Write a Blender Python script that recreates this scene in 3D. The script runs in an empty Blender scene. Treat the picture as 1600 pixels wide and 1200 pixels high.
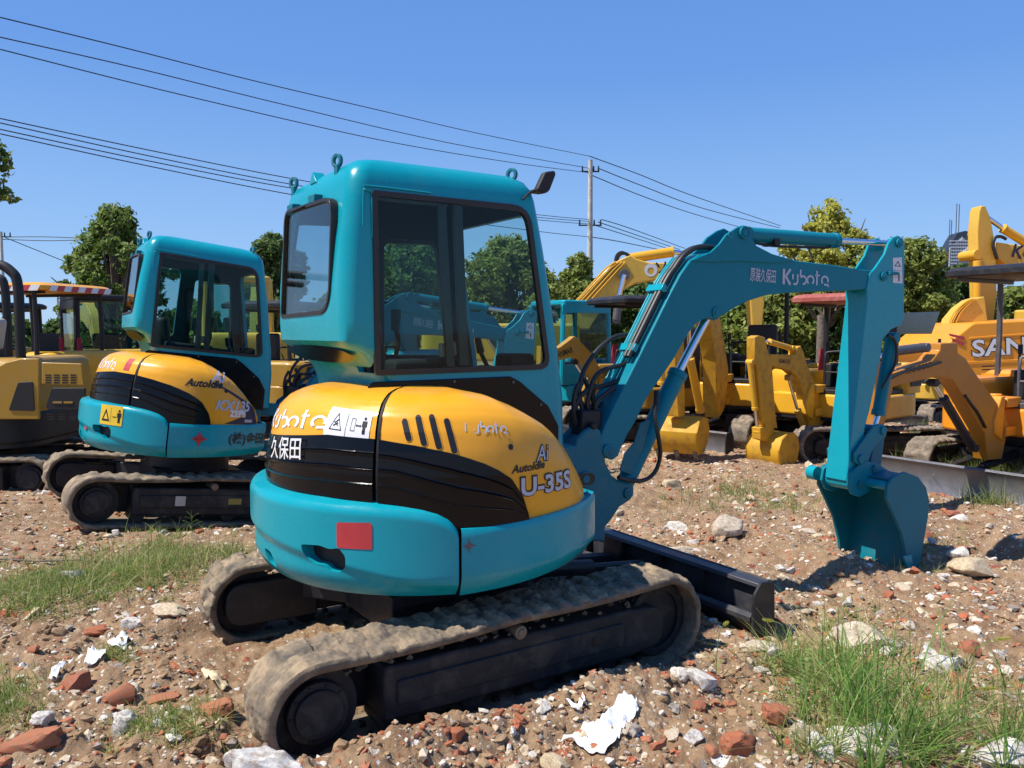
import bpy, bmesh, math, random
import numpy as np
from mathutils import Vector, Matrix
from mathutils.geometry import tessellate_polygon
R = math.radians
rnd = random.Random(7)
C = bpy.context.scene.collection
SC = bpy.context.scene
# ---------------------------------------------------------------- camera
FPX, CAMH, PITCH = 1240.0, 1.627, math.atan(80 / 1240)
cd = bpy.data.cameras.new('camera'); cam = bpy.data.objects.new('camera', cd); C.objects.link(cam)
cd.sensor_width = 36; cd.lens = FPX / 1600 * 36; cd.clip_start = .05; cd.clip_end = 3000
cam.location = (0, 0, CAMH); cam.rotation_euler = (R(90) - PITCH, 0, 0)
SC.camera = cam
# ---------------------------------------------------------------- light
SUN_AZ, SUN_EL = R(255), R(57)                    # clockwise from +Y
W = bpy.data.worlds.new('World'); SC.world = W; W.use_nodes = True
nt = W.node_tree; bg = nt.nodes['Background']
sk = nt.nodes.new('ShaderNodeTexSky'); sk.sky_type = 'NISHITA'; sk.sun_disc = False
sk.sun_elevation = SUN_EL; sk.sun_rotation = SUN_AZ; sk.air_density = 1.0; sk.dust_density = .1; sk.ozone_density = 1.6
tc = nt.nodes.new('ShaderNodeTexCoord'); sx = nt.nodes.new('ShaderNodeSeparateXYZ'); nt.links.new(tc.outputs['Generated'], sx.inputs[0])
rp = nt.nodes.new('ShaderNodeValToRGB'); el = rp.color_ramp.elements; el.new(.5); el.new(.5)
for e, (p, c) in zip(el, ((0., (.46, .70, 1.0)), (.10, (.32, .575, 1.0)), (.30, (.155, .37, .88)), (.9, (.05, .17, .56)))): e.position = p; e.color = (*c, 1)
nt.links.new(sx.outputs[2], rp.inputs[0])
dm = nt.nodes.new('ShaderNodeMix'); dm.data_type = 'RGBA'; dm.blend_type = 'MULTIPLY'; dm.inputs[0].default_value = 1; dm.inputs[7].default_value = (.10, .10, .10, 1)
nt.links.new(sk.outputs[0], dm.inputs[6])
tn = nt.nodes.new('ShaderNodeMix'); tn.data_type = 'RGBA'; tn.inputs[0].default_value = .88
nt.links.new(dm.outputs[2], tn.inputs[6]); nt.links.new(rp.outputs[0], tn.inputs[7]); nt.links.new(tn.outputs[2], bg.inputs[0]); bg.inputs[1].default_value = .76
sl = bpy.data.lights.new('sun', 'SUN'); so = bpy.data.objects.new('sun', sl); C.objects.link(so)
sl.energy = 5.0; sl.angle = R(.5); sl.color = (1, .95, .86)
sdir = Vector((math.sin(SUN_AZ) * math.cos(SUN_EL), math.cos(SUN_AZ) * math.cos(SUN_EL), math.sin(SUN_EL)))
so.rotation_euler = sdir.to_track_quat('Z', 'Y').to_euler(); so.location = (-20, -5, 30)
SC.view_settings.view_transform = 'Standard'; SC.view_settings.look = 'None'
SC.view_settings.exposure = .36; SC.view_settings.gamma = 1
SC.render.engine = 'CYCLES'; SC.cycles.max_bounces = 6; SC.cycles.transparent_max_bounces = 12

# ---------------------------------------------------------------- pixel maths (photo 1600x1200 -> world)
def ray(px, py):
    x = (px - 800) / FPX; v = (600 - py) / FPX
    return Vector((x, math.cos(PITCH) + v * math.sin(PITCH), -math.sin(PITCH) + v * math.cos(PITCH)))
CAM = Vector((0, 0, CAMH))
def at(px, py, Y):
    d = ray(px, py); return CAM + d * (Y / d.y)
def ground(px, py, z=0.):
    d = ray(px, py); return CAM + d * ((z - CAMH) / d.z)
class Frame:
    def __init__(s, X, Y, Z, yaw, pitch=0.):
        s.o = Vector((X, Y, Z)); s.yaw = yaw; y = R(yaw)
        s.L = Vector((math.sin(y), math.cos(y), 0)); s.W = Vector((-math.cos(y), math.sin(y), 0))
    def sub(s, x, y, dy):
        o = s.o + s.L * x + s.W * y; return Frame(o.x, o.y, o.z, s.yaw + dy)
    def tr(s, yp, pts):                                   # pixels -> (x, z) in the vertical plane y = yp
        out = []
        for p in pts:
            d = ray(*p); o = s.o + s.W * yp
            t = (o - CAM).dot(s.W) / d.dot(s.W); q = CAM + d * t - s.o
            out.append((q.dot(s.L), q.z))
        return out
    def trx(s, xp, pts):                                  # pixels -> (y, z) in the plane x = xp
        out = []
        for p in pts:
            d = ray(*p); o = s.o + s.L * xp
            t = (o - CAM).dot(s.L) / d.dot(s.L); q = CAM + d * t - s.o
            out.append((q.dot(s.W), q.z))
        return out
    def cyl(s, px, py, r):                                # pixel -> (phi degrees, z) on the cylinder of radius r
        d = ray(px, py); c = CAM - s.o
        dx, dy = d.dot(s.L), d.dot(s.W); cx, cy = c.dot(s.L), c.dot(s.W)
        a = dx * dx + dy * dy; b = cx * dx + cy * dy; k = cx * cx + cy * cy - r * r
        disc = b * b - a * k
        t = (-b - math.sqrt(max(disc, 0))) / a
        x, y = cx + dx * t, cy + dy * t
        return math.degrees(math.atan2(-y, x)) % 360, CAMH + d.z * t - s.o.z
    def matrix(s, roll=0.):
        return Matrix.Translation(s.o) @ Matrix.Rotation(R(90 - s.yaw), 4, 'Z')

# ---------------------------------------------------------------- materials
def nodes(name):
    m = bpy.data.materials.new(name); m.use_nodes = True
    return m, m.node_tree, m.node_tree.nodes['Principled BSDF']
def ramp(nt, stops, fac, interp='LINEAR'):
    r = nt.nodes.new('ShaderNodeValToRGB'); r.color_ramp.interpolation = interp
    e = r.color_ramp.elements
    while len(e) < len(stops): e.new(1.)
    for i, (p, c) in enumerate(stops):
        e[i].position = p; e[i].color = (*c, 1)
    nt.links.new(fac, r.inputs[0]); return r
def pos(nt, scale=1.):
    g = nt.nodes.new('ShaderNodeNewGeometry'); return g.outputs['Position']
def objc(nt):
    g = nt.nodes.new('ShaderNodeTexCoord'); return g.outputs['Object']
def noise(nt, vec, scale, detail=4., rough=.55, dist=0.):
    n = nt.nodes.new('ShaderNodeTexNoise'); n.inputs['Scale'].default_value = scale
    n.inputs['Detail'].default_value = detail; n.inputs['Roughness'].default_value = rough
    n.inputs['Distortion'].default_value = dist
    nt.links.new(vec, n.inputs['Vector']); return n.outputs[0]
def mixc(nt, fac, a, b):
    m = nt.nodes.new('ShaderNodeMix'); m.data_type = 'RGBA'
    for k, v in ((0, fac), (6, a), (7, b)):
        if isinstance(v, (float, int)): m.inputs[k].default_value = v
        elif isinstance(v, tuple): m.inputs[k].default_value = (*v, 1)
        else: nt.links.new(v, m.inputs[k])
    return m.outputs[2]
def bump(nt, b, h, s, d=.01):
    n = nt.nodes.new('ShaderNodeBump'); n.inputs['Strength'].default_value = s; n.inputs['Distance'].default_value = d
    nt.links.new(h, n.inputs['Height']); nt.links.new(n.outputs[0], b.inputs['Normal'])
def paint(name, col, rough=.33, coat=.35, dust=.25, dustc=(.30, .23, .16), metal=0., bmp=.06, spec=.35):
    m, nt, b = nodes(name); v = objc(nt)
    n1 = noise(nt, v, 2.2, 6, .65); n2 = noise(nt, v, 9., 5, .6, .5); n3 = noise(nt, v, 60, 3, .6)
    r1 = ramp(nt, [(.48, (0, 0, 0)), (.78, (dust, dust, dust))], n2)
    dark = tuple(c * .86 for c in col); lite = tuple(min(1, c * 1.07 + .004) for c in col)
    base = mixc(nt, n1, dark, lite)
    nt.links.new(mixc(nt, r1.outputs[0], base, dustc), b.inputs['Base Color'])
    rr = ramp(nt, [(.3, (rough * .8,) * 3), (.75, (min(1, rough * 1.5),) * 3)], n2)
    nt.links.new(rr.outputs[0], b.inputs['Roughness'])
    b.inputs['Metallic'].default_value = metal; b.inputs['Coat Weight'].default_value = coat; b.inputs['Specular IOR Level'].default_value = spec
    b.inputs['Coat Roughness'].default_value = .12
    bump(nt, b, n3, bmp, .004)
    return m
def plain(name, col, rough=.5, metal=0., coat=0.):
    m, nt, b = nodes(name); v = objc(nt); n = noise(nt, v, 14., 4)
    nt.links.new(mixc(nt, n, tuple(c * .8 for c in col), tuple(min(1, c * 1.15) for c in col)), b.inputs['Base Color'])
    b.inputs['Roughness'].default_value = rough; b.inputs['Metallic'].default_value = metal; b.inputs['Coat Weight'].default_value = coat
    return m
def muddy(name, a=(.38, .27, .165), c=(.15, .12, .09), k=6.):
    m, nt, b = nodes(name); v = objc(nt)
    n = noise(nt, v, k, 8, .7, .3); r = ramp(nt, [(.30, c), (.5, tuple((x + y) / 2 for x, y in zip(a, c))), (.62, a)], n)
    nt.links.new(r.outputs[0], b.inputs['Base Color']); b.inputs['Roughness'].default_value = .95
    bump(nt, b, noise(nt, v, 45., 6, .7), .7, .01); return m
def glassm(name, tint=(.55, .70, .70), refl=1.):
    m = bpy.data.materials.new(name); m.use_nodes = True; nt = m.node_tree
    for n in list(nt.nodes):
        if n.type != 'OUTPUT_MATERIAL': nt.nodes.remove(n)
    out = [n for n in nt.nodes if n.type == 'OUTPUT_MATERIAL'][0]
    t = nt.nodes.new('ShaderNodeBsdfTransparent'); t.inputs[0].default_value = (*tint, 1)
    g = nt.nodes.new('ShaderNodeBsdfGlossy'); g.inputs['Roughness'].default_value = .02
    f = nt.nodes.new('ShaderNodeFresnel'); ge = nt.nodes.new('ShaderNodeNewGeometry'); m1 = nt.nodes.new('ShaderNodeMath'); m1.operation = 'MULTIPLY_ADD'; m1.inputs[1].default_value = -2; m1.inputs[2].default_value = 1; m2 = nt.nodes.new('ShaderNodeMath'); m2.operation = 'POWER'; m2.inputs[0].default_value = refl
    nt.links.new(ge.outputs['Backfacing'], m1.inputs[0]); nt.links.new(m1.outputs[0], m2.inputs[1]); nt.links.new(m2.outputs[0], f.inputs[0])
    mx = nt.nodes.new('ShaderNodeMixShader')
    nt.links.new(f.outputs[0], mx.inputs[0]); nt.links.new(t.outputs[0], mx.inputs[1]); nt.links.new(g.outputs[0], mx.inputs[2])
    nt.links.new(mx.outputs[0], out.inputs[0]); return m
M = {}
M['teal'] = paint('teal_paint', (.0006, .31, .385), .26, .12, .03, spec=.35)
M['teal_shaded'] = paint('shaded_teal_paint', (.0006, .195, .265), .36, 0, .03, spec=.22)  # same teal, darkened to put the boom's shade into the colour
M['teal_dark'] = paint('teal_worn', (.001, .15, .205), .5, 0, .25)
M['teal_bucket'] = paint('scraped_teal_paint', (.0008, .165, .225), .42, 0, .38, (.13, .11, .085), spec=.22)
M['amber'] = paint('amber_paint', (.86, .385, .016), .28, .2, .04)
M['yellow'] = paint('yellow_paint', (.76, .40, .02), .4, .25, .25)
M['lemon'] = paint('lemon_paint', (.72, .43, .05), .45, .2, .3)
M['orange'] = paint('orange_paint', (.86, .30, .015), .4, .2, .25)
M['boom_orange'] = paint('dusty_shaded_orange_paint', (.50, .195, .015), .45, .1, .35); M['yellow_worn'] = paint('worn_yellow_paint', (.62, .33, .02), .55, 0, .75, (.20, .12, .06))  # boom orange set darker and more ochre for its shade, with real dust
M['ochre'] = paint('ochre_paint', (.42, .23, .02), .45, .2, .35)
M['sany'] = paint('sun_yellow_paint', (.86, .325, .014), .35, .3, .12)
M['black'] = paint('black_plastic', (.0025, .0025, .004), .16, 0, .0, bmp=.0, spec=.26)
M['dark'] = paint('dark_steel', (.014, .014, .018), .5, .1, .22, (.16, .12, .09))
M['darkdirty'] = paint('dirty_dark_steel', (.015, .015, .018), .62, .0, .5, (.16, .125, .09))
M['blade_dark'] = paint('worn_blade', (.035, .036, .045), .38, .1, .35, (.16, .13, .10))
M['grey'] = paint('grey_steel', (.12, .12, .13), .45, 0, .4, metal=.4)
M['bladegrey'] = paint('blade_steel', (.17, .17, .185), .42, 0, .4, metal=.5)
M['rubber'] = plain('black_rubber', (.012, .012, .013), .6)
M['gasket'] = plain('window_gasket', (.02, .014, .012), .4)
M['hose'] = plain('hose_rubber', (.017, .017, .018), .5)
M['chrome'] = plain('chrome', (.75, .76, .8), .12, 1.)
M['mud'] = muddy('dried_mud', (.36, .265, .165), (.075, .066, .058), 8.); M['mud2'] = muddy('grey_mud', (.27, .20, .13), (.07, .06, .05), 9.)
M['glass'] = glassm('tinted_glass', (.72, .84, .83), 1.3); M['glassr'] = glassm('rear_glass', (.74, .85, .87), 1.4)
M['white'] = plain('white_decal', (.75, .75, .77), .4); M['silver'] = plain('silver_decal', (.50, .52, .60), .35)
M['red'] = plain('red_decal', (.50, .045, .055), .35); M['reddk'] = plain('dark_red_decal', (.28, .03, .03), .5)
M['ink'] = plain('black_decal', (.01, .01, .012), .4); M['yel_dec'] = plain('yellow_decal', (.8, .52, .03), .4)
M['yel_dull'] = plain('faded_yellow_decal', (.30, .24, .05), .6); M['navy'] = plain('navy_decal', (.01, .012, .05), .4)
M['slider'] = plain('slider_metal', (.055, .06, .06), .4); M['liner'] = plain('dark_liner', (.018, .020, .024), .8); M['seat'] = plain('seat_vinyl', (.022, .022, .024), .6)
M['cloth'] = plain('red_cloth', (.40, .03, .05), .9); M['box'] = plain('cream_box', (.5, .47, .40), .7)
M['redroof'] = paint('faded_red_canopy', (.34, .075, .06), .6, 0, .5, (.5, .33, .28))
M['rust'] = muddy('rusty_steel', (.30, .235, .17), (.09, .075, .06), 16.)

# ---------------------------------------------------------------- mesh helpers
def link(o, parent=None):
    C.objects.link(o)
    if parent: o.parent = parent
    return o
def tag(o, label=None, cat=None, group=None, kind=None):
    if label: o['label'] = label
    if cat: o['category'] = cat
    if group: o['group'] = group
    if kind: o['kind'] = kind
    return o
def empty(name, mat4, label, cat, group=None):
    o = bpy.data.objects.new(name, None); C.objects.link(o); o.matrix_world = mat4
    o.empty_display_size = .2
    return tag(o, label, cat, group)
def npmesh(name, V, F, mats, smooth=False, midx=None):
    me = bpy.data.meshes.new(name); V = np.asarray(V, dtype=np.float32); F = np.asarray(F, dtype=np.int32)
    n, k = F.shape
    me.vertices.add(len(V)); me.vertices.foreach_set('co', V.ravel())
    me.loops.add(n * k); me.loops.foreach_set('vertex_index', F.ravel())
    me.polygons.add(n); me.polygons.foreach_set('loop_start', np.arange(n, dtype=np.int32) * k)
    if midx is not None: me.polygons.foreach_set('material_index', np.asarray(midx, dtype=np.int32))
    me.polygons.foreach_set('use_smooth', np.full(n, smooth))
    me.update(calc_edges=True); me.validate()
    for m in mats: me.materials.append(m)
    return me
class MB:
    """collects pieces of ONE part"""
    def __init__(s, mt=None): s.v = []; s.f = []; s.mt = mt or Matrix()
    def add(s, vs, fs):
        k = len(s.v); s.v += [s.mt @ Vector(p) for p in vs]; s.f += [tuple(i + k for i in f) for f in fs]; return s
    def box(s, x0, x1, y0, y1, z0, z1, rot=None):
        c = Vector(((x0 + x1) / 2, (y0 + y1) / 2, (z0 + z1) / 2))
        vs = [Vector((x, y, z)) for x in (x0, x1) for y in (y0, y1) for z in (z0, z1)]
        if rot is not None: vs = [c + rot @ (p - c) for p in vs]
        return s.add(vs, [(0, 1, 3, 2), (4, 6, 7, 5), (0, 4, 5, 1), (2, 3, 7, 6), (0, 2, 6, 4), (1, 5, 7, 3)])
    def cyl(s, p0, p1, r0, r1=None, n=20, caps=True):
        r1 = r0 if r1 is None else r1; p0, p1 = Vector(p0), Vector(p1)
        q = (p1 - p0).to_track_quat('Z', 'Y'); vs = []; fs = []
        for p, r in ((p0, r0), (p1, r1)):
            for i in range(n):
                a = 2 * math.pi * i / n; vs.append(p + q @ Vector((r * math.cos(a), r * math.sin(a), 0)))
        for i in range(n): j = (i + 1) % n; fs.append((i, j, n + j, n + i))
        if caps: fs.append(tuple(range(n - 1, -1, -1))); fs.append(tuple(range(n, 2 * n)))
        return s.add(vs, fs)
    def ring(s, c, axis, ro, ri, t, n=20):
        c = Vector(c); q = Vector(axis).to_track_quat('Z', 'Y'); vs = []; fs = []
        for r, h in ((ri, -t), (ro, -t), (ro, t), (ri, t)):
            for i in range(n):
                a = 2 * math.pi * i / n; vs.append(c + q @ Vector((r * math.cos(a), r * math.sin(a), h)))
        for k in range(4):
            for i in range(n):
                j = (i + 1) % n; k2 = (k + 1) % 4; fs.append((k * n + i, k * n + j, k2 * n + j, k2 * n + i))
        return s.add(vs, fs)
    def tube(s, pts, r, n=10, smooth=True):
        P = [Vector(p) for p in pts]
        if smooth and len(P) > 2: P = catmull(P)
        rr = r if isinstance(r, (list, tuple)) else None
        vs = []; fs = []; up = None
        for i, p in enumerate(P):
            d = (P[min(i + 1, len(P) - 1)] - P[max(i - 1, 0)]).normalized()
            if up is None: up = d.orthogonal().normalized()
            up = (up - d * up.dot(d)).normalized(); sd = d.cross(up)
            rad = r if rr is None else rr[0] + (rr[1] - rr[0]) * i / (len(P) - 1)
            for k in range(n):
                a = 2 * math.pi * k / n; vs.append(p + (up * math.cos(a) + sd * math.sin(a)) * rad)
        for i in range(len(P) - 1):
            for k in range(n):
                j = (k + 1) % n; fs.append((i * n + k, i * n + j, (i + 1) * n + j, (i + 1) * n + k))
        fs.append(tuple(range(n - 1, -1, -1))); fs.append(tuple(len(vs) - n + k for k in range(n)))
        return s.add(vs, fs)
    def plate(s, pts, a, b, axis='y', holes=(), close=True):
        """outline (u,v) extruded along axis from a to b. axis y: (x,z); axis x: (y,z); axis z: (x,y)"""
        loops = [list(pts)] + [list(h) for h in holes]
        def P(u, v, t): return {'y': (u, t, v), 'x': (t, u, v), 'z': (u, v, t)}[axis]
        flat = [p for l in loops for p in l]; n = len(flat)
        vs = [P(u, v, a) for u, v in flat] + [P(u, v, b) for u, v in flat]
        if holes:
            tris = tessellate_polygon([[Vector((u, v, 0)) for u, v in l] for l in loops])
            fs = [tuple(t) for t in tris] + [tuple(i + n for i in reversed(t)) for t in tris]
        else:
            fs = [tuple(range(n)), tuple(range(2 * n - 1, n - 1, -1))]
        k = 0
        for l in loops:
            m = len(l)
            for i in range(m):
                j = (i + 1) % m; fs.append((k + i, k + j, n + k + j, n + k + i))
            k += m
        return s.add(vs, fs)
    def grid(s, rows, closed_u=False):
        k = len(rows[0]); vs = [p for r in rows for p in r]; fs = []
        for i in range(len(rows) - 1):
            for j in range(k if closed_u else k - 1):
                j2 = (j + 1) % k; fs.append((i * k + j, i * k + j2, (i + 1) * k + j2, (i + 1) * k + j))
        return s.add(vs, fs)
    def build(s, name, mat, parent=None, bevel=0., smooth=35, seg=2, label=None):
        me = bpy.data.meshes.new(name); me.from_pydata([tuple(v) for v in s.v], [], s.f)
        bm = bmesh.new(); bm.from_mesh(me); bmesh.ops.recalc_face_normals(bm, faces=bm.faces); bm.to_mesh(me); bm.free()
        for m in (mat if isinstance(mat, (list, tuple)) else [mat]): me.materials.append(m)
        if smooth:
            me.polygons.foreach_set('use_smooth', [True] * len(me.polygons)); me.set_sharp_from_angle(angle=R(smooth))
        o = link(bpy.data.objects.new(name, me), parent)
        if bevel:
            b = o.modifiers.new('bevel', 'BEVEL'); b.width = bevel; b.segments = seg; b.limit_method = 'ANGLE'; b.angle_limit = R(38)
        if label: o['label'] = label
        return o
def catmull(P, sub=6):
    out = []
    for i in range(len(P) - 1):
        a, b, c, d = P[max(i - 1, 0)], P[i], P[i + 1], P[min(i + 2, len(P) - 1)]
        for k in range(sub):
            t = k / sub
            out.append(.5 * ((2 * b) + (c - a) * t + (2 * a - 5 * b + 4 * c - d) * t * t + (-a + 3 * b - 3 * c + d) * t ** 3))
    out.append(P[-1]); return out
def fillet(pts, r, n=4):
    """round every corner of a 2-D outline; r a number or one per corner"""
    out = []; m = len(pts)
    for i in range(m):
        p0, p, p1 = Vector(pts[i - 1]), Vector(pts[i]), Vector(pts[(i + 1) % m]); rr = r[i] if isinstance(r, (list, tuple)) else r
        a, b = (p0 - p), (p1 - p); la, lb = a.length, b.length
        if rr <= 0 or la < 1e-6 or lb < 1e-6: out.append(tuple(p)); continue
        d = min(rr, la * .45, lb * .45); a.normalize(); b.normalize()
        for k in range(n + 1):
            t = k / n; q = (p + a * d) * (1 - t) ** 2 + p * 2 * t * (1 - t) + (p + b * d) * t * t; out.append(tuple(q))
    return out
def circle(cx, cy, r, n=16): return [(cx + r * math.cos(2 * math.pi * i / n), cy + r * math.sin(2 * math.pi * i / n)) for i in range(n)]
def capsule(p, q, r, n=7):
    p, q = Vector(p), Vector(q); d = (q - p).normalized(); a = math.atan2(d.y, d.x); out = []
    for c, s in ((q, -1), (p, 1)):
        for i in range(n):
            t = a + s * math.pi / 2 * (1 if s == 1 else 1) + math.pi * i / (n - 1); out.append((c.x + r * math.cos(t), c.y + r * math.sin(t)))
    return out
# flat artwork: list of (verts2d, faces)
def text2d(s, size, offset=0., shear=0., sx=1., align='LEFT'):
    c = bpy.data.curves.new('txt', 'FONT'); c.body = s; c.size = size; c.offset = offset; c.shear = shear
    c.align_x = align; c.resolution_u = 3
    o = bpy.data.objects.new('txt', c); C.objects.link(o); bpy.context.view_layer.update()
    me = bpy.data.meshes.new_from_object(o.evaluated_get(bpy.context.evaluated_depsgraph_get()))
    v = [(p.co.x * sx, p.co.y) for p in me.vertices]; f = [tuple(p.vertices) for p in me.polygons]
    bpy.data.objects.remove(o); bpy.data.curves.remove(c); bpy.data.meshes.remove(me)
    return v, f
def art_join(*arts):
    V = []; F = []
    for v, f in arts:
        k = len(V); V += list(v); F += [tuple(i + k for i in g) for g in f]
    return V, F
def art_poly(pts, holes=()):
    loops = [list(pts)] + [list(h) for h in holes]
    tris = tessellate_polygon([[Vector((u, v, 0)) for u, v in l] for l in loops])
    return [p for l in loops for p in l], [tuple(t) for t in tris]
def art_move(a, dx=0, dy=0, s=1.): return [(x * s + dx, y * s + dy) for x, y in a[0]], a[1]
def stroke(pts, w):
    P = [Vector(p) for p in pts]; V = []; F = []
    for i, p in enumerate(P):
        d = (P[min(i + 1, len(P) - 1)] - P[max(i - 1, 0)]).normalized(); n = Vector((-d.y, d.x)) * w / 2
        V += [tuple(p + n), tuple(p - n)]
    for i in range(len(P) - 1): F.append((2 * i, 2 * i + 1, 2 * i + 3, 2 * i + 2))
    return V, F
def arc(cx, cy, r, a0, a1, n=10, ry=None):
    ry = ry or r
    return [(cx + r * math.cos(R(a0 + (a1 - a0) * i / n)), cy + ry * math.sin(R(a0 + (a1 - a0) * i / n))) for i in range(n + 1)]
def kub(h=1., skipK=0):
    """the rounded maker's lettering, letter height h"""
    w = .135; L = []
    if skipK == 0:
        L += [stroke([(.09, 0), (.09, 1)], .19), stroke([(.62, 1.), (.25, .52), (.62, -.02)], .19)]
    if skipK == 1: L += [stroke([(.09, .1), (.09, .8)], .12)]
    L += [stroke([(.82, .68), (.82, .34)], w) if skipK == 0 else stroke([(.82, .30), (.84, .25)], w),
          stroke([(.88, .08)] + arc(1.02, .22, .19, -120, 0, 8) + [(1.21, .70)], w)]
    L += [stroke([(1.45, 1.), (1.45, .52)], w), stroke([(1.45, .5)] + arc(1.66, .32, .26, 150, -95, 14)[1:], w)]
    L += [stroke(arc(2.28, .34, .27, 235, -55, 16), w)]
    L += [stroke([(2.82, .02), (2.82, .98)], w), stroke([(2.66, .68), (3.05, .68)], w * .8)]
    L += [stroke(arc(3.5, .36, .27, 230, -25, 14), w), stroke([(3.45, .08), (3.74, .08), (3.84, -.06)], w)]
    a = art_join(*L); return [(x * h, y * h) for x, y in a[0]], a[1]
def slice_art(a, step=.02):
    bm = bmesh.new(); vs = [bm.verts.new((x, y, 0)) for x, y in a[0]]
    for f in a[1]:
        try: bm.faces.new([vs[i] for i in f])
        except ValueError: pass
    x0 = min(x for x, y in a[0]); x1 = max(x for x, y in a[0]); y0 = min(y for x, y in a[0]); y1 = max(y for x, y in a[0])
    for lo, hi, nrm in ((x0, x1, (1, 0, 0)), (y0, y1, (0, 1, 0))):
        k = int((hi - lo) / step)
        for i in range(1, k + 1):
            c = lo + (hi - lo) * i / (k + 1); bmesh.ops.bisect_plane(bm, geom=bm.verts[:] + bm.edges[:] + bm.faces[:], plane_co=(c, c, 0), plane_no=nrm)
    bm.verts.index_update(); r = [(v.co.x, v.co.y) for v in bm.verts], [tuple(v.index for v in f.verts) for f in bm.faces]; bm.free(); return r
def decal(name, art, fn, mat, parent, label=None):
    art = slice_art(art); m = MB(); m.add([fn(u, v) for u, v in art[0]], art[1]); o = m.build(name, mat, parent, smooth=0)
    if label: o['label'] = label
    return o
# ================================================================ ground
_perm = np.random.RandomState(3).permutation(65536).astype(np.int64)
def _h(ix, iy, s): return _perm[(ix * 7919 + iy * 104729 + s * 1299709) & 65535] / 32768. - 1.
def vn(x, y, s=0):
    ix = np.floor(x).astype(np.int64); iy = np.floor(y).astype(np.int64); fx = x - ix; fy = y - iy
    ux = fx * fx * fx * (fx * (fx * 6 - 15) + 10); uy = fy * fy * fy * (fy * (fy * 6 - 15) + 10)
    a, b, c, d = _h(ix, iy, s), _h(ix + 1, iy, s), _h(ix, iy + 1, s), _h(ix + 1, iy + 1, s)
    return (a * (1 - ux) + b * ux) * (1 - uy) + (c * (1 - ux) + d * ux) * uy
MF = Frame(-.425, 3.996, 0, 57.5)                 # main machine
BF = MF.sub(1.0, -.12, 4.)                        # its boom
AF = Frame(-3.09, 7.20, .035, 57.9)                 # second teal machine
A_PITCH = .125
def sstep(a, b, x): t = np.clip((x - a) / (b - a), 0, 1); return t * t * (3 - 2 * t)
def gz(X, Y):
    X = np.asarray(X, float); Y = np.asarray(Y, float); r = np.hypot(X, Y)
    z = .035 + .05 * vn(X * .7, Y * .7, 1) + .03 * vn(X * 2.3, Y * 2.3, 2) + .016 * vn(X * 6.5, Y * 6.5, 3)
    near = np.clip(1.3 - r / 22, .0, 1)
    z = z + near * (.020 * np.clip(vn(X * 7.3, Y * 7.3, 9), 0, 1) + .022 * np.clip(vn(X * 14, Y * 14, 10) - .1, 0, 1) + .012 * vn(X * 17, Y * 17, 4) + .011 * vn(X * 34, Y * 34, 5) + .008 * vn(X * 70, Y * 70, 6) + .012 * np.abs(vn(X * 11, Y * 11, 8)))
    z = np.where(r > 25, z * 1.0, z)
    def loc(f):
        dx = X - f.o.x; dy = Y - f.o.y
        return dx * f.L.x + dy * f.L.y, dx * f.W.x + dy * f.W.y
    x, y = loc(MF)
    for s in (-1, 1):
        k = (1 - sstep(1.02, 1.30, np.abs(x))) * (1 - sstep(.13, .24, np.abs(y - s * .70)))
        z = z * (1 - k) + k * -.03
    k = (1 - sstep(1.0, 1.5, np.abs(x))) * np.exp(-((y + 1.02) / .15) ** 2); z = z + k * .075 * (1 + .5 * (x < 0) * np.abs(x))
    k = (1 - sstep(.3, .6, np.abs(y - .0))) * (1 - sstep(.8, 1.2, np.abs(x))); z = z - k * .02
    k = (1 - sstep(.07, .16, np.abs(x - 1.60))) * (1 - sstep(.86, 1.0, np.abs(y))); z = z * (1 - k) + k * (-.02)
    z = z + .06 * np.exp(-((x - 1.9) / .3) ** 2 - ((y + .2) / .7) ** 2)            # spoil behind the blade
    # hole and spoil round the bucket
    x, y = loc(BF)
    z = z - .11 * np.exp(-((x - 2.38) / .26) ** 2 - ((y + .0) / .45) ** 2)
    z = z + .07 * np.exp(-((x - 1.9) / .22) ** 2 - ((y - .1) / .55) ** 2)
    z = z - .16 * np.exp(-((x - 3.35) / .32) ** 2 - ((y + .25) / .3) ** 2) + .10 * np.exp(-((x - 3.7) / .3) ** 2 - ((y + .1) / .5) ** 2)
    # tilt under the second machine
    x, y = loc(AF)
    k = np.exp(-((y + .1) / 1.6) ** 2) * (1 - sstep(1.6, 2.6, np.abs(x)))
    z = z * (1 - .5 * k) + k * (-.10 * x - .02)
    for s in (-1, 1):
        k = (1 - sstep(1.1, 1.4, np.abs(x))) * (1 - sstep(.2, .3, np.abs(y - s * .70))); z = z * (1 - k) + k * (-.125 * x - .03)
    z = z + np.where(r > 60, 0, 0)
    return z
def gz1(x, y): return float(gz(np.array([x]), np.array([y]))[0])

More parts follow.
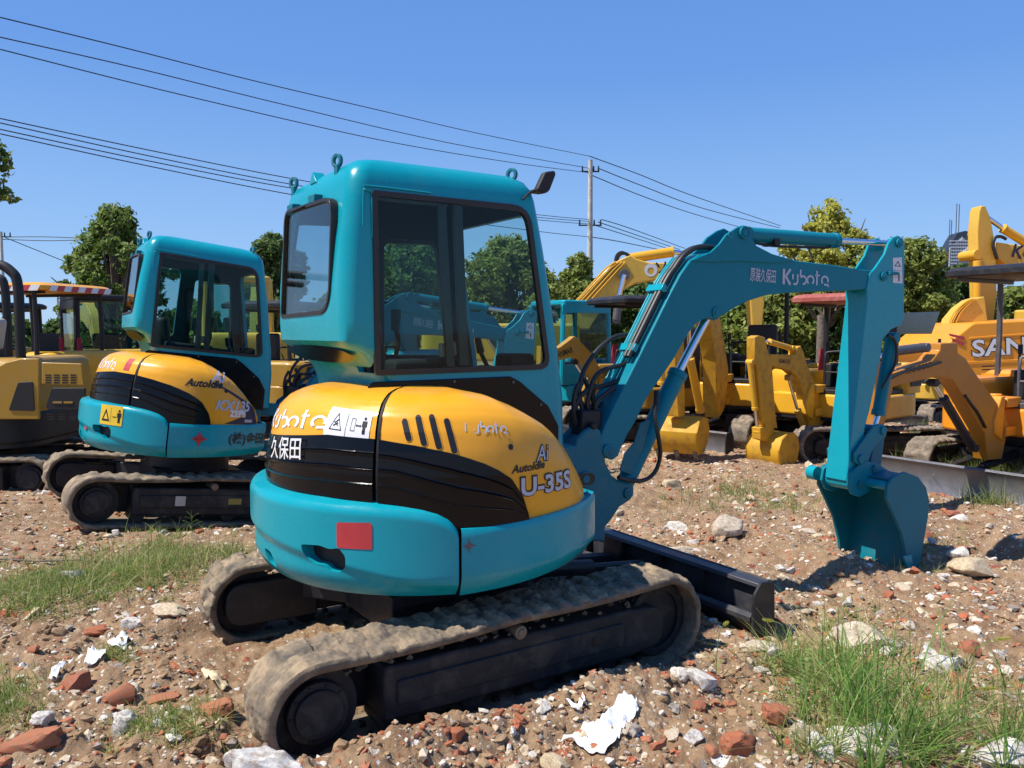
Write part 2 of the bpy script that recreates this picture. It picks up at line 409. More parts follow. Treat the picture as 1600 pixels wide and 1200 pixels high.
def soil_material():
    m, nt, b = nodes('rubble_soil'); v = pos(nt); L = nt.links.new
    n1 = noise(nt, v, .9, 5, .6); n2 = noise(nt, v, 7., 8, .68, .4); n3 = noise(nt, v, 40., 6, .7)
    base = ramp(nt, [(.25, (.115, .065, .035)), (.42, (.24, .145, .08)), (.58, (.37, .245, .145)), (.8, (.50, .36, .225))], n2).outputs[0]
    tone = ramp(nt, [(.35, (.27, .165, .095)), (.65, (.42, .29, .18))], n1).outputs[0]
    col = mixc(nt, .35, base, tone)
    def chips(scale, lo, seed):
        t = nt.nodes.new('ShaderNodeTexVoronoi'); t.inputs['Scale'].default_value = scale; t.inputs['Randomness'].default_value = 1
        mp = nt.nodes.new('ShaderNodeMapping'); mp.inputs['Location'].default_value = (seed, seed * 2, seed * 3); mp.inputs['Rotation'].default_value = (0, 0, seed)
        L(v, mp.inputs[0]); L(mp.outputs[0], t.inputs['Vector'])
        s = nt.nodes.new('ShaderNodeSeparateColor'); L(t.outputs['Color'], s.inputs[0])
        c = ramp(nt, [(0, (.38, .13, .07)), (.16, (.30, .10, .06)), (.26, (.62, .53, .42)), (.62, (.55, .46, .34)), (.78, (.74, .70, .64)), (.88, (.22, .19, .17))], s.outputs[0], 'CONSTANT').outputs[0]
        pick = nt.nodes.new('ShaderNodeMath'); pick.operation = 'GREATER_THAN'; L(s.outputs[1], pick.inputs[0]); pick.inputs[1].default_value = lo
        size = nt.nodes.new('ShaderNodeMath'); size.operation = 'LESS_THAN'; L(t.outputs['Distance'], size.inputs[0])
        ml = nt.nodes.new('ShaderNodeMath'); ml.operation = 'MULTIPLY'; L(s.outputs[2], ml.inputs[0]); ml.inputs[1].default_value = .55; L(ml.outputs[0], size.inputs[1])
        k = nt.nodes.new('ShaderNodeMath'); k.operation = 'MULTIPLY'; L(pick.outputs[0], k.inputs[0]); L(size.outputs[0], k.inputs[1])
        return c, k.outputs[0]
    hs = []
    for sc_, lo, seed in ((9., .93, 1.3), (26., .78, 2.1), (70., .58, 4.7)):
        c, k = chips(sc_, lo, seed); col = mixc(nt, k, col, c); hs.append(k)
    # weeds far away, straw-green film
    g = nt.nodes.new('ShaderNodeSeparateXYZ'); L(v, g.inputs[0])
    far = nt.nodes.new('ShaderNodeMapRange'); L(g.outputs[1], far.inputs[0]); far.inputs[1].default_value = 24; far.inputs[2].default_value = 34
    gn = ramp(nt, [(.42, (0, 0, 0)), (.56, (1, 1, 1))], noise(nt, v, .35, 6, .65)).outputs[0]
    mm = nt.nodes.new('ShaderNodeMath'); mm.operation = 'MULTIPLY'; L(gn, mm.inputs[0]); L(far.outputs[0], mm.inputs[1])
    col = mixc(nt, mm.outputs[0], col, (.13, .17, .05))
    L(col, b.inputs['Base Color']); b.inputs['Roughness'].default_value = .95; b.inputs['Specular IOR Level'].default_value = .2
    a = nt.nodes.new('ShaderNodeMath'); a.operation = 'ADD'; L(n3, a.inputs[0]); L(hs[2], a.inputs[1])
    a2 = nt.nodes.new('ShaderNodeMath'); a2.operation = 'MULTIPLY_ADD'; L(hs[1], a2.inputs[0]); a2.inputs[1].default_value = .8; L(a.outputs[0], a2.inputs[2])
    bump(nt, b, a2.outputs[0], .95, .02)
    return m
M['soil'] = soil_material()
def build_ground():
    th = np.radians(np.concatenate([np.linspace(-180, -50, 60)[:-1], np.linspace(-50, 50, 620), np.linspace(50, 180, 60)[1:]]))
    r = np.concatenate([[.05, .4, .9, 1.4, 1.8, 2.1, 2.35, 2.5], 2.6 * np.exp(np.arange(0, math.log(11 / 2.6), .0042)), 11 * np.exp(np.arange(.01, math.log(900 / 11), .035)), [1500.]])
    T, RR = np.meshgrid(th, r); X = RR * np.sin(T); Y = RR * np.cos(T); Z = gz(X, Y)
    n, k = X.shape; V = np.stack([X, Y, Z], -1).reshape(-1, 3)
    i = np.arange(n - 1)[:, None] * k + np.arange(k - 1)[None]; i = i.ravel()
    F = np.stack([i, i + k, i + k + 1, i + 1], 1)[:, ::-1]
    me = npmesh('ground', V, F, [M['soil']], True); o = bpy.data.objects.new('ground', me); link(o); tag(o, kind='structure')
build_ground()

# ================================================================ main machine pieces
def rrect(x0, x1, y0, y1, rr, rf, n=6):
    out = []
    for cx, cy, r, a0 in ((x0 + rr, y0 + rr, rr, 180), (x1 - rf, y0 + rf, rf, 270), (x1 - rf, y1 - rf, rf, 0), (x0 + rr, y1 - rr, rr, 90)):
        for k in range(n + 1):
            a = R(a0 + 90 * k / n); out.append((cx + r * math.cos(a), cy + r * math.sin(a)))
    return out
CABS = [(.98, -.34, .70, -.25, .70), (1.30, -.34, .69, -.25, .71), (1.40, -.35, .675, -.25, .73), (1.46, -.375, .668, -.25, .74), (1.53, -.435, .66, -.25, .755),
        (1.565, -.505, .652, -.25, .768), (1.59, -.53, .648, -.25, .776), (1.68, -.534, .632, -.25, .78), (1.85, -.53, .602, -.25, .778), (2.05, -.518, .565, -.248, .768), (2.20, -.502, .535, -.244, .755),
        (2.295, -.49, .515, -.24, .745), (2.345, -.478, .50, -.23, .735), (2.385, -.455, .475, -.205, .712), (2.413, -.415, .435, -.165, .672), (2.430, -.35, .37, -.10, .60), (2.436, -.25, .27, .0, .50)]
def cab_loft(off, z0, z1):
    rows = []
    secs = [s for s in CABS if z0 < s[0] < z1]
    def lerp(z):
        for a, b in zip(CABS, CABS[1:]):
            if a[0] <= z <= b[0]:
                t = (z - a[0]) / (b[0] - a[0]); return tuple(p + (q - p) * t for p, q in zip(a, b))
        return CABS[-1]
    secs = [lerp(z0)] + secs + [lerp(z1)]
    for z, a, b, c, d in secs:
        rr = .085
        rows.append([(x, y, z) for x, y in rrect(a + off, b - off, c + off, d - off, max(.02, rr - off), max(.02, .07 - off))])
    m = MB(); m.grid(rows, True); k = len(rows[0]); n = len(m.v)
    m.f.append(tuple(range(k - 1, -1, -1))); m.f.append(tuple(range(n - k, n))); return m
def offset_poly(pts, d):
    out = []; m = len(pts); area = sum(pts[i][0] * pts[(i + 1) % m][1] - pts[(i + 1) % m][0] * pts[i][1] for i in range(m)); sg = 1 if area > 0 else -1
    for i in range(m):
        a, b, c = Vector(pts[i - 1]), Vector(pts[i]), Vector(pts[(i + 1) % m])
        d1 = (b - a); d2 = (c - b)
        if d1.length < 1e-7 or d2.length < 1e-7: d1 = d2 = (c - a)
        n = (Vector((-d1.y, d1.x)).normalized() + Vector((-d2.y, d2.x)).normalized()).normalized() * sg
        out.append(tuple(b + n * d))
    return out
class Win:
    """window outline that can be grown or shrunk cleanly"""
    def __init__(s, c, r, n=5): s.c, s.r, s.n = c, r, n
    def off(s, d):
        m = len(s.c); A = sum(s.c[i][0] * s.c[(i + 1) % m][1] - s.c[(i + 1) % m][0] * s.c[i][1] for i in range(m)); sg = 1 if A > 0 else -1; out = []
        for i in range(m):
            a, b, c = Vector(s.c[i - 1]), Vector(s.c[i]), Vector(s.c[(i + 1) % m]); d1 = (b - a).normalized(); d2 = (c - b).normalized()
            n1 = Vector((-d1.y, d1.x)) * sg; n2 = Vector((-d2.y, d2.x)) * sg; nn = (n1 + n2).normalized(); out.append(tuple(b + nn * (d / max(.35, nn.dot(n1)))))
        return fillet(out, [max(.006, q - d) for q in s.r], s.n)
SIDEC = Win(MF.tr(-.25, [(583, 299), (826, 324), (858, 575), (588, 585)]), [.012, .10, .07, .015], 6)
REARC = Win(MF.trx(-.53, [(447, 331), (521, 307), (516, 488), (441, 496)]), [.07, .10, .13, .03], 6)
DOORC = Win(MF.tr(.755, [(594, 374), (684, 378), (703, 560), (594, 560)]), [.06] * 4, 4)
SIDEW, REARW, DOORW = SIDEC.off(0), REARC.off(0), DOORC.off(0)
QUARW = fillet(MF.tr(.765, [(456, 352), (562, 356), (562, 540), (456, 540)]), .06, 4)
FRONW = fillet([(-.16, 1.12), (.67, 1.12), (.655, 2.17), (.60, 2.235), (-.13, 2.235), (-.17, 2.18)], .05, 4)
_cabcache = {}
def boolcut(base, cutters, name):
    o = base.build('tmp', M['teal'], None, smooth=0); cs = []
    for c in cutters:
        k = c.build('tmpc', M['teal'], None, smooth=0); cs.append(k)
        md = o.modifiers.new('b', 'BOOLEAN'); md.operation = 'DIFFERENCE'; md.object = k; md.solver = 'EXACT'
    bpy.context.view_layer.update()
    me = bpy.data.meshes.new_from_object(o.evaluated_get(bpy.context.evaluated_depsgraph_get()))
    for k in cs + [o]: d = k.data; bpy.data.objects.remove(k); bpy.data.meshes.remove(d)
    me.name = name; me.polygons.foreach_set('use_smooth', [True] * len(me.polygons)); me.set_sharp_from_angle(angle=R(33)); return me
def window_cutters():
    return [MB().plate(SIDEW, -.6, .0, 'y'), MB().plate(REARW, -.9, -.25, 'x'), MB().plate(DOORW, .5, 1., 'y'), MB().plate(QUARW, .5, 1., 'y'), MB().plate(FRONW, .3, 1., 'x')]
def mesh_obj(name, me, mat, parent):
    o = bpy.data.objects.new(name, me); me.materials.clear(); me.materials.append(mat); return link(o, parent)
def make_cab(root, hero):
    if 'shell' not in _cabcache:
        _cabcache['shell'] = boolcut(cab_loft(0, .98, 2.436), [cab_loft(.03, 1.0, 2.40)] + window_cutters(), 'cab_shell')
        _cabcache['liner'] = boolcut(cab_loft(.032, 1.01, 2.39), [cab_loft(.045, 1.03, 2.37)] + window_cutters(), 'cab_liner')
    shell = mesh_obj('cab_shell', _cabcache['shell'], M['teal'], root)
    mesh_obj('cab_liner', _cabcache['liner'], M['liner'], root)
    # black patch painting in the dark reflection under the rear lip
    rows = []
    for i in range(17):
        t = -1 + i / 8; y = .30 + t * .47; w = math.sqrt(max(0, 1 - abs(t) ** 2.2)); rows.append([(-.512 + .108 * (.08 + .84 * (.5 + k * .5 * w)) - .004, y, 1.566 - .085 * (.5 + k * .5 * w) - .002) for k in (-1, -.5, 0, .5, 1)])
    MB().grid(rows).build('under_lip_reflection', M['black'], root)
    # windows
    w = MB().plate(SIDEC.off(-.006), -.257, -.236, 'y', holes=[SIDEC.off(.020)]).build('side_window', M['gasket'], root, .005)
    MB().plate(SIDEC.off(.02), -.248, -.244, 'y').build('pane', M['glass'], w, smooth=0)
    fr = MB()
    for a, b, wd in (((691, 317), (705, 573), 6.), ((716, 319), (726, 572), 7.)):
        fr.plate(MF.tr(-.245, [(a[0] - wd, a[1]), (a[0] + wd, a[1]), (b[0] + wd, b[1]), (b[0] - wd, b[1])]), -.243, -.222, 'y')
    fr.plate(MF.tr(-.245, [(590, 306), (700, 318), (700, 323), (590, 312)]), -.243, -.225, 'y')
    fr.build('sliding_frame', M['slider'], w, .002)
    w = MB().plate(REARC.off(-.004), -.540, -.505, 'x', holes=[REARC.off(.013)]).build('rear_window', M['gasket'], root, .006)
    MB().plate(REARC.off(.015), -.527, -.523, 'x').build('pane', M['glassr'], w, smooth=0)
    MB().plate(FRONW, .60, .604, 'x').build('windscreen', M['glass'], root, smooth=0) if 0 else None
    d = MB().plate(DOORC.off(-.01), .74, .775, 'y', holes=[DOORC.off(.02)]).build('door', M['gasket'], root, .003)
    MB().plate(DOORC.off(.01), .755, .758, 'y').build('pane', M['glass'], d, smooth=0)
    MB().plate(QUARW, .762, .765, 'y').build('quarter_pane', M['glassr'], root, smooth=0)
    # interior
    s = MB().box(-.24, .18, .08, .48, 1.20, 1.32, Matrix.Rotation(R(-5), 3, 'Y')).box(-.28, -.17, .10, .46, 1.28, 1.72, Matrix.Rotation(R(-8), 3, 'Y')).box(-.2, .1, .1, .45, 1.02, 1.30)
    seat = s.build('seat', M['seat'], root, .04, seg=3)
    MB().box(-.25, .15, -.17, -.02, 1.02, 1.50).box(-.25, .15, .58, .70, 1.02, 1.50).box(.38, .52, -.2, -.02, 1.02, 1.52).build('console', M['liner'], root, .02)
    for y in (-.08, .64): MB().tube([(.10, y, 1.45), (.13, y, 1.58), (.11, y, 1.66)], .014).cyl((.11, y, 1.64), (.12, y, 1.76), .024, .03).build('control_lever', M['rubber'], root)
    for y in (.12, .32): MB().tube([(.50, y, 1.10), (.46, y, 1.35), (.38, y, 1.52)], .012).cyl((.38, y, 1.52), (.36, y, 1.60), .022, .018).build('travel_lever', M['rubber'], root)
    q = MF.tr(-.2, [(689, 537), (713, 534), (714, 555), (690, 558)]); MB().plate(q, -.20, -.17, 'y').build('card_box', M['box'], root, .003)
    # roof fittings
    for x, y in ((-.46, .0), (-.46, .66), (.40, -.16), (.42, .62)):
        e = MB(); ax = (1, .35, 0); e.ring((x, y, 2.425), ax, .034, .018, .008, 18); e.box(x - .009, x + .009, y - .02, y + .02, 2.34, 2.405)
        e.build('lifting_eye', M['teal_dark'], root, .002)
    MB().plate([(.27, 2.37), (.37, 2.37), (.33, 2.43)], -.47, -.41, 'x').build('roof_lug', M['teal'], root, .004)
    for y in (.16, .50):
        MB().box(-.535, -.49, y - .045, y + .045, 2.235, 2.285).build('window_bracket', M['teal_dark'], root, .004)
    # drip rail round the side window
    MB().tube([(-.435, -.247, 2.10), (-.43, -.247, 2.262), (-.40, -.246, 2.278), (-.1, -.246, 2.275)], .0035, 6).tube([(-.395, -.25, 2.05), (-.39, -.25, 2.24), (-.37, -.249, 2.256), (.42, -.247, 2.235)], .004, 6).build('drip_rail', M['teal'], root)
    # dark trim below the window
    tr = MF.tr(-.256, [(575, 602), (583, 597), (797, 588), (812, 596), (856, 634), (872, 665), (872, 720), (575, 720)])
    t = MB().plate(tr, -.262, -.250, 'y').build('lower_trim', M['navy'] if 0 else M['black'], root, .004)
    bt = MB()
    for p in ((710, 596), (802, 597), (845, 632)):
        x, z = MF.tr(-.264, [p])[0]; MB().cyl((x, -.262, z), (x, -.267, z), .007, n=10).build('bolt', M['grey'], t, 0)
    x, z = MF.tr(-.255, [(576, 596)])[0]; bt.cyl((x, -.25, z), (x, -.256, z), .011, n=10)
    bt.build('bolt', M['chrome'], t, 0) if 0 else None
    return shell
def zt(p):                                          # hood crown height round the body
    P = [(48, 1.02), (56, 1.10), (62, 1.19), (68, 1.275), (75, 1.325), (85, 1.36), (100, 1.378), (130, 1.385), (180, 1.385), (260, 1.38)]
    return np.interp(p, [a for a, _ in P], [b for _, b in P])
def hr(p): return float(np.interp(p, [50, 70, 95, 115, 135, 150, 260], [.838, .84, .832, .815, .79, .775, .77]))
def zb(p): return float(np.interp(p, [86.4, 88, 92, 96, 100, 105, 110, 120, 132, 150, 190, 260], [.86, .93, 1.015, 1.055, 1.085, 1.112, 1.135, 1.165, 1.188, 1.195, 1.15, 1.14]))
def zbot(p): return float(np.interp(p, [50, 60, 84, 100, 108, 118, 126, 260], [.862, .85, .835, .825, .83, .88, .925, .925]))
DP = [0, .006, .02, .05, .10, .16, .24, .34, 1.]; DR = [-.42, -.26, -.18, -.105, -.055, -.028, -.01, 0, 0]
def hood_pt(p, z, extra=0.):
    d = max(0, float(zt(p)) - z); r = hr(p) + float(np.interp(d, DP, DR)) + extra
    return (r * math.cos(R(p)), -r * math.sin(R(p)), z)
def strip(p0, p1, n, rowfn, m=None):
    m = m or MB(); rows = [rowfn(p0 + (p1 - p0) * i / n) for i in range(n + 1)]; m.grid(rows); return m
def front_end(z): return float(np.interp(z, [.84, 1.0, 1.1, 1.19, 1.25, 1.3, 1.4], [53.5, 54.5, 56.5, 60, 64, 69, 75]))
def make_hood(root, hero):
    def yel(p0, p1):
        def f(i_p):
            b = zb(i_p) if i_p > 86.4 else zbot(i_p); t = float(zt(i_p)); row = []
            for k in range(9): row.append(hood_pt(i_p, b + (t - .10 - b) * k / 8))
            for d in (.085, .07, .055, .04, .028, .018, .010, .005, .002): row.append(hood_pt(i_p, t - d))
            r = hr(i_p) - .42; row.append((.30 * math.cos(R(i_p)), -.30 * math.sin(R(i_p)), t)); return row
        return f
    # side cover: front edge leans, so slide phi by height
    rows = []
    n = 60
    for i in range(n + 1):
        row = []
        base = 54 + (131.2 - 54) * i / n
        src = yel(0, 0)(base)
        for (x, y, z) in src:
            k = (1 - i / n) ** 2.2; ph = base + (front_end(z) - 54) * k
            rr = math.hypot(x, y); zz = min(z, float(zt(ph)) + .0)
            row.append((rr * math.cos(R(ph)), -rr * math.sin(R(ph)), zz))
        rows.append(row)
    side = MB(); side.grid(rows)
    # closing flange at the front end
    e = rows[0]; side.grid([e, [(x * .9, y * .86, z) for x, y, z in e]])
    side = side.build('engine_hood', M['amber'], root, smooth=50)
    strip(132.8, 250, 70, yel(0, 0)).build('rear_hood', M['amber'], root, smooth=50)
    def blk(p):
        lo, hi = zbot(p), zb(p) + .004; row = []
        for k in range(73):
            t = k / 72; z = lo + (hi - lo) * t; g = 0.
            for gg in (.34, .56, .78):
                g += -.006 * math.exp(-((t - gg) / .009) ** 2) + .0035 * math.exp(-((t - gg + .022) / .012) ** 2)
            g += .005 * (t < .80) + .004 * (t < .58) + .003 * (t < .36)
            row.append(hood_pt(p, z, .004 + g - .006 * (t < .02)))
        row.append(hood_pt(p, hi + .0005, -.012)); return row
    strip(86.6, 131.2, 60, blk).build('side_grille', M['black'], root, smooth=40)
    strip(132.8, 250, 80, blk).build('rear_grille', M['black'], root, smooth=40)
    # gap strip between the covers
    m = MB()
    rows = [[hood_pt(p, z, e) for z in np.linspace(.93, 1.375, 24)] for p, e in ((130.9, -.02), (131.2, .006), (131.9, .008), (132.3, -.012), (133, -.02))]
    m.grid(rows).build('cover_seam', M['rubber'], root, smooth=60)
    # lower band joining hood and weight
    strip(50, 250, 90, lambda p: [(a * math.cos(R(p)), -a * math.sin(R(p)), z) for a, z in ((hr(p) - .014, zbot(p) - .06), (hr(p) - .014, zbot(p) + .02))]).build('body_core', M['black'], root)
    if hero:
        # slots
        for (x0, y0, x1, y1) in ((629, 661, 637, 686), (652, 655, 662, 693), (675, 654, 686, 698), (700, 660, 710, 704)):
            a = MF.cyl(x0, y0, .815); b = MF.cyl(x1, y1, .815)
            def fn(e): return lambda u, v: hood_pt(u / .014, v, e)
            aa, bb = (a[0] * .014, a[1]), (b[0] * .014, b[1])
            d = decal('vent_slot', art_poly(capsule(aa, bb, .0165)), fn(.0022), M['amber'], side)
            decal('slot_opening', art_poly(capsule(aa, bb, .0125)), fn(.0036), M['ink'], side)
        a = MF.cyl(801, 699, .835); decal('lock_hole', art_poly(circle(a[0] * .0146, a[1], .0125)), lambda u, v: hood_pt(u / .0146, v, .003), M['ink'], side)
    return side
def cw_prof(p):
    """outer profile of the counterweight: list of (r, z)"""
    top = float(np.interp(p, [108, 109, 111, 114, 118, 124, 132, 150, 262], [.80, .835, .862, .885, .90, .912, .92, .925, .925]))
    bot = float(np.interp(p, [108, 150, 200, 262], [.545, .545, .555, .56]))
    zc = float(np.interp(p, [108, 118, 130, 145, 165, 190, 262], [.60, .62, .655, .70, .735, .765, .77]))   # crease
    out = []
    for k in range(40):
        t = k / 39; z = bot + (top - bot) * t; r = .862
        if z < zc: r -= .018 * min(1, (zc - z) / .04)
        if z - bot < .10: r -= .055 * (1 - (z - bot) / .10) ** 2.
        d = top - z
        if d < .03: r -= .012 * (1 - d / .03) ** 2
        out.append((r, z))
    out += [(.848, top + .003), (.825, top + .012), (hr(p) - .05, top + .022)]
    return out
def make_weight(root, hero):
    if 'cw' not in _cabcache:
        m = MB(); rows = []
        for i in range(111):
            p = 108.4 + (262 - 108.4) * i / 110; pr = cw_prof(p); row = [(r * math.cos(R(p)), -r * math.sin(R(p)), z) for r, z in pr]
            row += [(.55 * math.cos(R(p)), -.55 * math.sin(R(p)), pr[-1][1]), (.55 * math.cos(R(p)), -.55 * math.sin(R(p)), pr[0][1])]
            rows.append(row)
        m.grid(rows, True); k = len(rows[0]); n = len(m.v); m.f.append(tuple(range(k))); m.f.append(tuple(range(n - 1, n - k - 1, -1)))
        cut = MB()
        def hole(pts, r=.86, dep=.09):
            q = [MF.cyl(x, y, r) for x, y in pts]
            vs = [(rr * math.cos(R(p)), -rr * math.sin(R(p)), z) for rr in (r + .05, r - dep) for p, z in q]; k = len(q)
            fs = [tuple(range(k)), tuple(range(2 * k - 1, k - 1, -1))] + [(i, (i + 1) % k, k + (i + 1) % k, k + i) for i in range(k)]
            return MB().add(vs, fs)
        key = fillet([(470, 850), (500, 852), (515, 858), (530, 856), (540, 870), (540, 886), (528, 896), (512, 894), (503, 884), (488, 882), (476, 872)], 5, 3)
        small = fillet([(409, 856), (418, 862), (425, 878), (424, 890), (414, 880)], 4, 3)
        _cabcache['cw'] = boolcut(m, [hole(key), hole(small, .856)], 'counterweight')
    cw = mesh_obj('counterweight', _cabcache['cw'], M['teal'], root)
    # side skirt to the front corner, then across the front
    def sk(p):
        top = float(np.interp(p, [50, 60, 84, 100, 108], [.868, .856, .842, .832, .832])); out = []
        for k in range(16):
            t = k / 15; bot = .545 + (108 - p) / 58 * .05; z = bot + (top - bot) * t; r = .860
            brk = .64 + (108 - p) / 58 * .02
            if z < brk: r -= .05 * ((brk - z) / (brk - bot)) ** 1.3
            if top - z < .012: r -= .008
            out.append((r * math.cos(R(p)), -r * math.sin(R(p)), z))
        out.append(((hr(p) - .04) * math.cos(R(p)), -(hr(p) - .04) * math.sin(R(p)), top + .002)); return out
    m = MB(); n = 50; rows = [sk(50 + (107.6 - 50) * i / n) for i in range(n + 1)]
    f = rows[0]; rows = [[(.60, -.12, z) for x, y, z in f], [(x + .015, y + .02, z) for x, y, z in f]] + rows
    m.grid(rows).build('side_skirt', M['teal'], root, smooth=40)
    rows = [[(x, -y, z) for x, y, z in sk(50 + (107.6 - 50) * i / n)] for i in range(n + 1)]
    rows = [[(.60, .12, z) for x, y, z in rows[0]]] + rows
    MB().grid(rows).build('side_skirt', M['teal'], root, smooth=40)
    MB().plate([(.80 * math.cos(R(a)), .80 * math.sin(R(a))) for a in range(48, 313, 6)] + [(.58, -.15), (.58, .15)], .57, .83, 'z').build('swing_platform', M['dark'], root)
    MB().plate([(-.30, .15), (.58, .1), (.60, .72), (-.3, .74)], .83, 1.0, 'z').build('cab_floor', M['dark'], root)
    return cw
def cylfn(r, off=.003): return lambda u, v: ((r + off) * math.cos(R(u)), -(r + off) * math.sin(R(u)), v)
def belt_path(xr, xf, rr, rf, zc, n=300, sag=.012, roller=None):
    """closed stadium path; returns points and outward normals"""
    P = []
    def seg(a, b, k):
        for i in range(k): t = i / k; P.append((a[0] + (b[0] - a[0]) * t, a[1] + (b[1] - a[1]) * t, 0 if a[1] < zc else 1))
    L = xf - xr
    k = int(n * L / (2 * L + math.pi * (rr + rf)))
    zr, zf = zc, zc
    for i in range(k):                                    # bottom, rear -> front
        t = i / k; P.append((xr + L * t, zc - rr + (rr - rf) * t * 0 - 0))
    m = int(n * math.pi * rf / (2 * L + math.pi * (rr + rf)))
    zf = zc - rr + rf
    for i in range(m): a = R(-90 + 180 * i / m); P.append((xf + rf * math.cos(a), zf + rf * math.sin(a)))
    for i in range(k):
        t = i / k; z = (zf + rf) + ((zc + rr) - (zf + rf)) * t - sag * abs(math.sin(2 * math.pi * t)); P.append((xf - L * t, z))
    m = int(n * math.pi * rr / (2 * L + math.pi * (rr + rf)))
    for i in range(m): a = R(90 + 180 * i / m); P.append((xr + rr * math.cos(a), zc + rr * math.sin(a)))
    P = [(p[0], p[1]) for p in P]; N = []; m = len(P)
    for i in range(m):
        a, b = P[i - 1], P[(i + 1) % m]; dx, dz = b[0] - a[0], b[1] - a[1]; l = math.hypot(dx, dz) or 1; N.append((dz / l, -dx / l))
    return P, N
def belt_mesh(name, y0, y1, xr, xf, rr, rf, zc, mats, n=330, across=18, lug=.021, pitch=.105, mud=.006, thick=.022, seed=0, steel=False):
    P, N = belt_path(xr, xf, rr, rf, zc, n); m = len(P)
    s = [0.]
    for i in range(1, m): s.append(s[-1] + math.dist(P[i], P[i - 1]))
    tot = s[-1] + math.dist(P[0], P[-1]); nl = max(8, round(tot / pitch)); pt = tot / nl
    S = np.array(s)[:, None]; Wd = y1 - y0
    u = np.linspace(0, 1, across)[None]; ph = (S / pt + np.where(u < .5, 0, .0 if steel else .5) + .12 * np.abs(u - .5)) % 1.
    prof = np.clip((.30 - np.abs(ph - .5)) / .07, 0, 1)
    edge = np.clip(np.minimum(u, 1 - u) / .06, 0, 1)
    mid = 1 if steel else np.clip((np.abs(u - .5) - .03) / .03, 0, 1) * .6 + .4
    h = prof * lug * mid * (.35 + .65 * edge)
    Yv = y0 + Wd * u + 0 * S
    cake = np.clip(vn(S * 5 + seed, Yv * 5, 24) * 1.6, 0, 1)
    h = np.maximum(h, cake * lug * .8) + mud * (.5 + .5 * vn(S * 9 + seed, Yv * 9, 21)) + mud * .9 * vn(S * 26 + seed, Yv * 26, 22) * edge + mud * .8 * vn(S * 70, Yv * 70, 23) * edge
    PX = np.array([p[0] for p in P])[:, None]; PZ = np.array([p[1] for p in P])[:, None]
    NX = np.array([p[0] for p in N])[:, None]; NZ = np.array([p[1] for p in N])[:, None]
    X = PX + NX * (thick + h); Z = PZ + NZ * (thick + h)
    out = np.stack([X, Yv, Z], -1)
    inn = np.stack([PX + 0 * u, Yv, PZ + 0 * u], -1)
    ring = np.concatenate([out, inn[:, ::-1]], 1); k = ring.shape[1]
    V = ring.reshape(-1, 3); i = (np.arange(m)[:, None] * k + np.arange(k)[None]); i2 = ((np.arange(m)[:, None] + 1) % m * k + np.arange(k)[None])
    j = np.roll(i, -1, 1); j2 = np.roll(i2, -1, 1)
    F = np.stack([i.ravel(), i2.ravel(), j2.ravel(), j.ravel()], 1)
    cols = np.tile(np.arange(k), m); mi = np.where(cols < across, 0, 1)
    return npmesh(name, V, F, mats, True, mi)
def lugs_inner(t_, y0, y1, xr, xf, rr, rf, zc):
    P, N = belt_path(xr, xf, rr, rf, zc, 120)
    for i in range(0, len(P), 3):
        p, nn = P[i], N[i]; t = (-nn[1], nn[0]); a = .016; d = .018
        q = [(p[0] + t[0] * sx * a - nn[0] * dz, p[1] + t[1] * sx * a - nn[1] * dz) for sx, dz in ((-1, -.004), (1, -.004), (.7, d), (-.7, d))]
        yc = (y0 + y1) / 2
        for sy in (-1, 1): MB().plate(q, yc + sy * .05 - .015, yc + sy * .05 + .015, 'y').build('drive_lug', M['rubber'], t_, smooth=0)
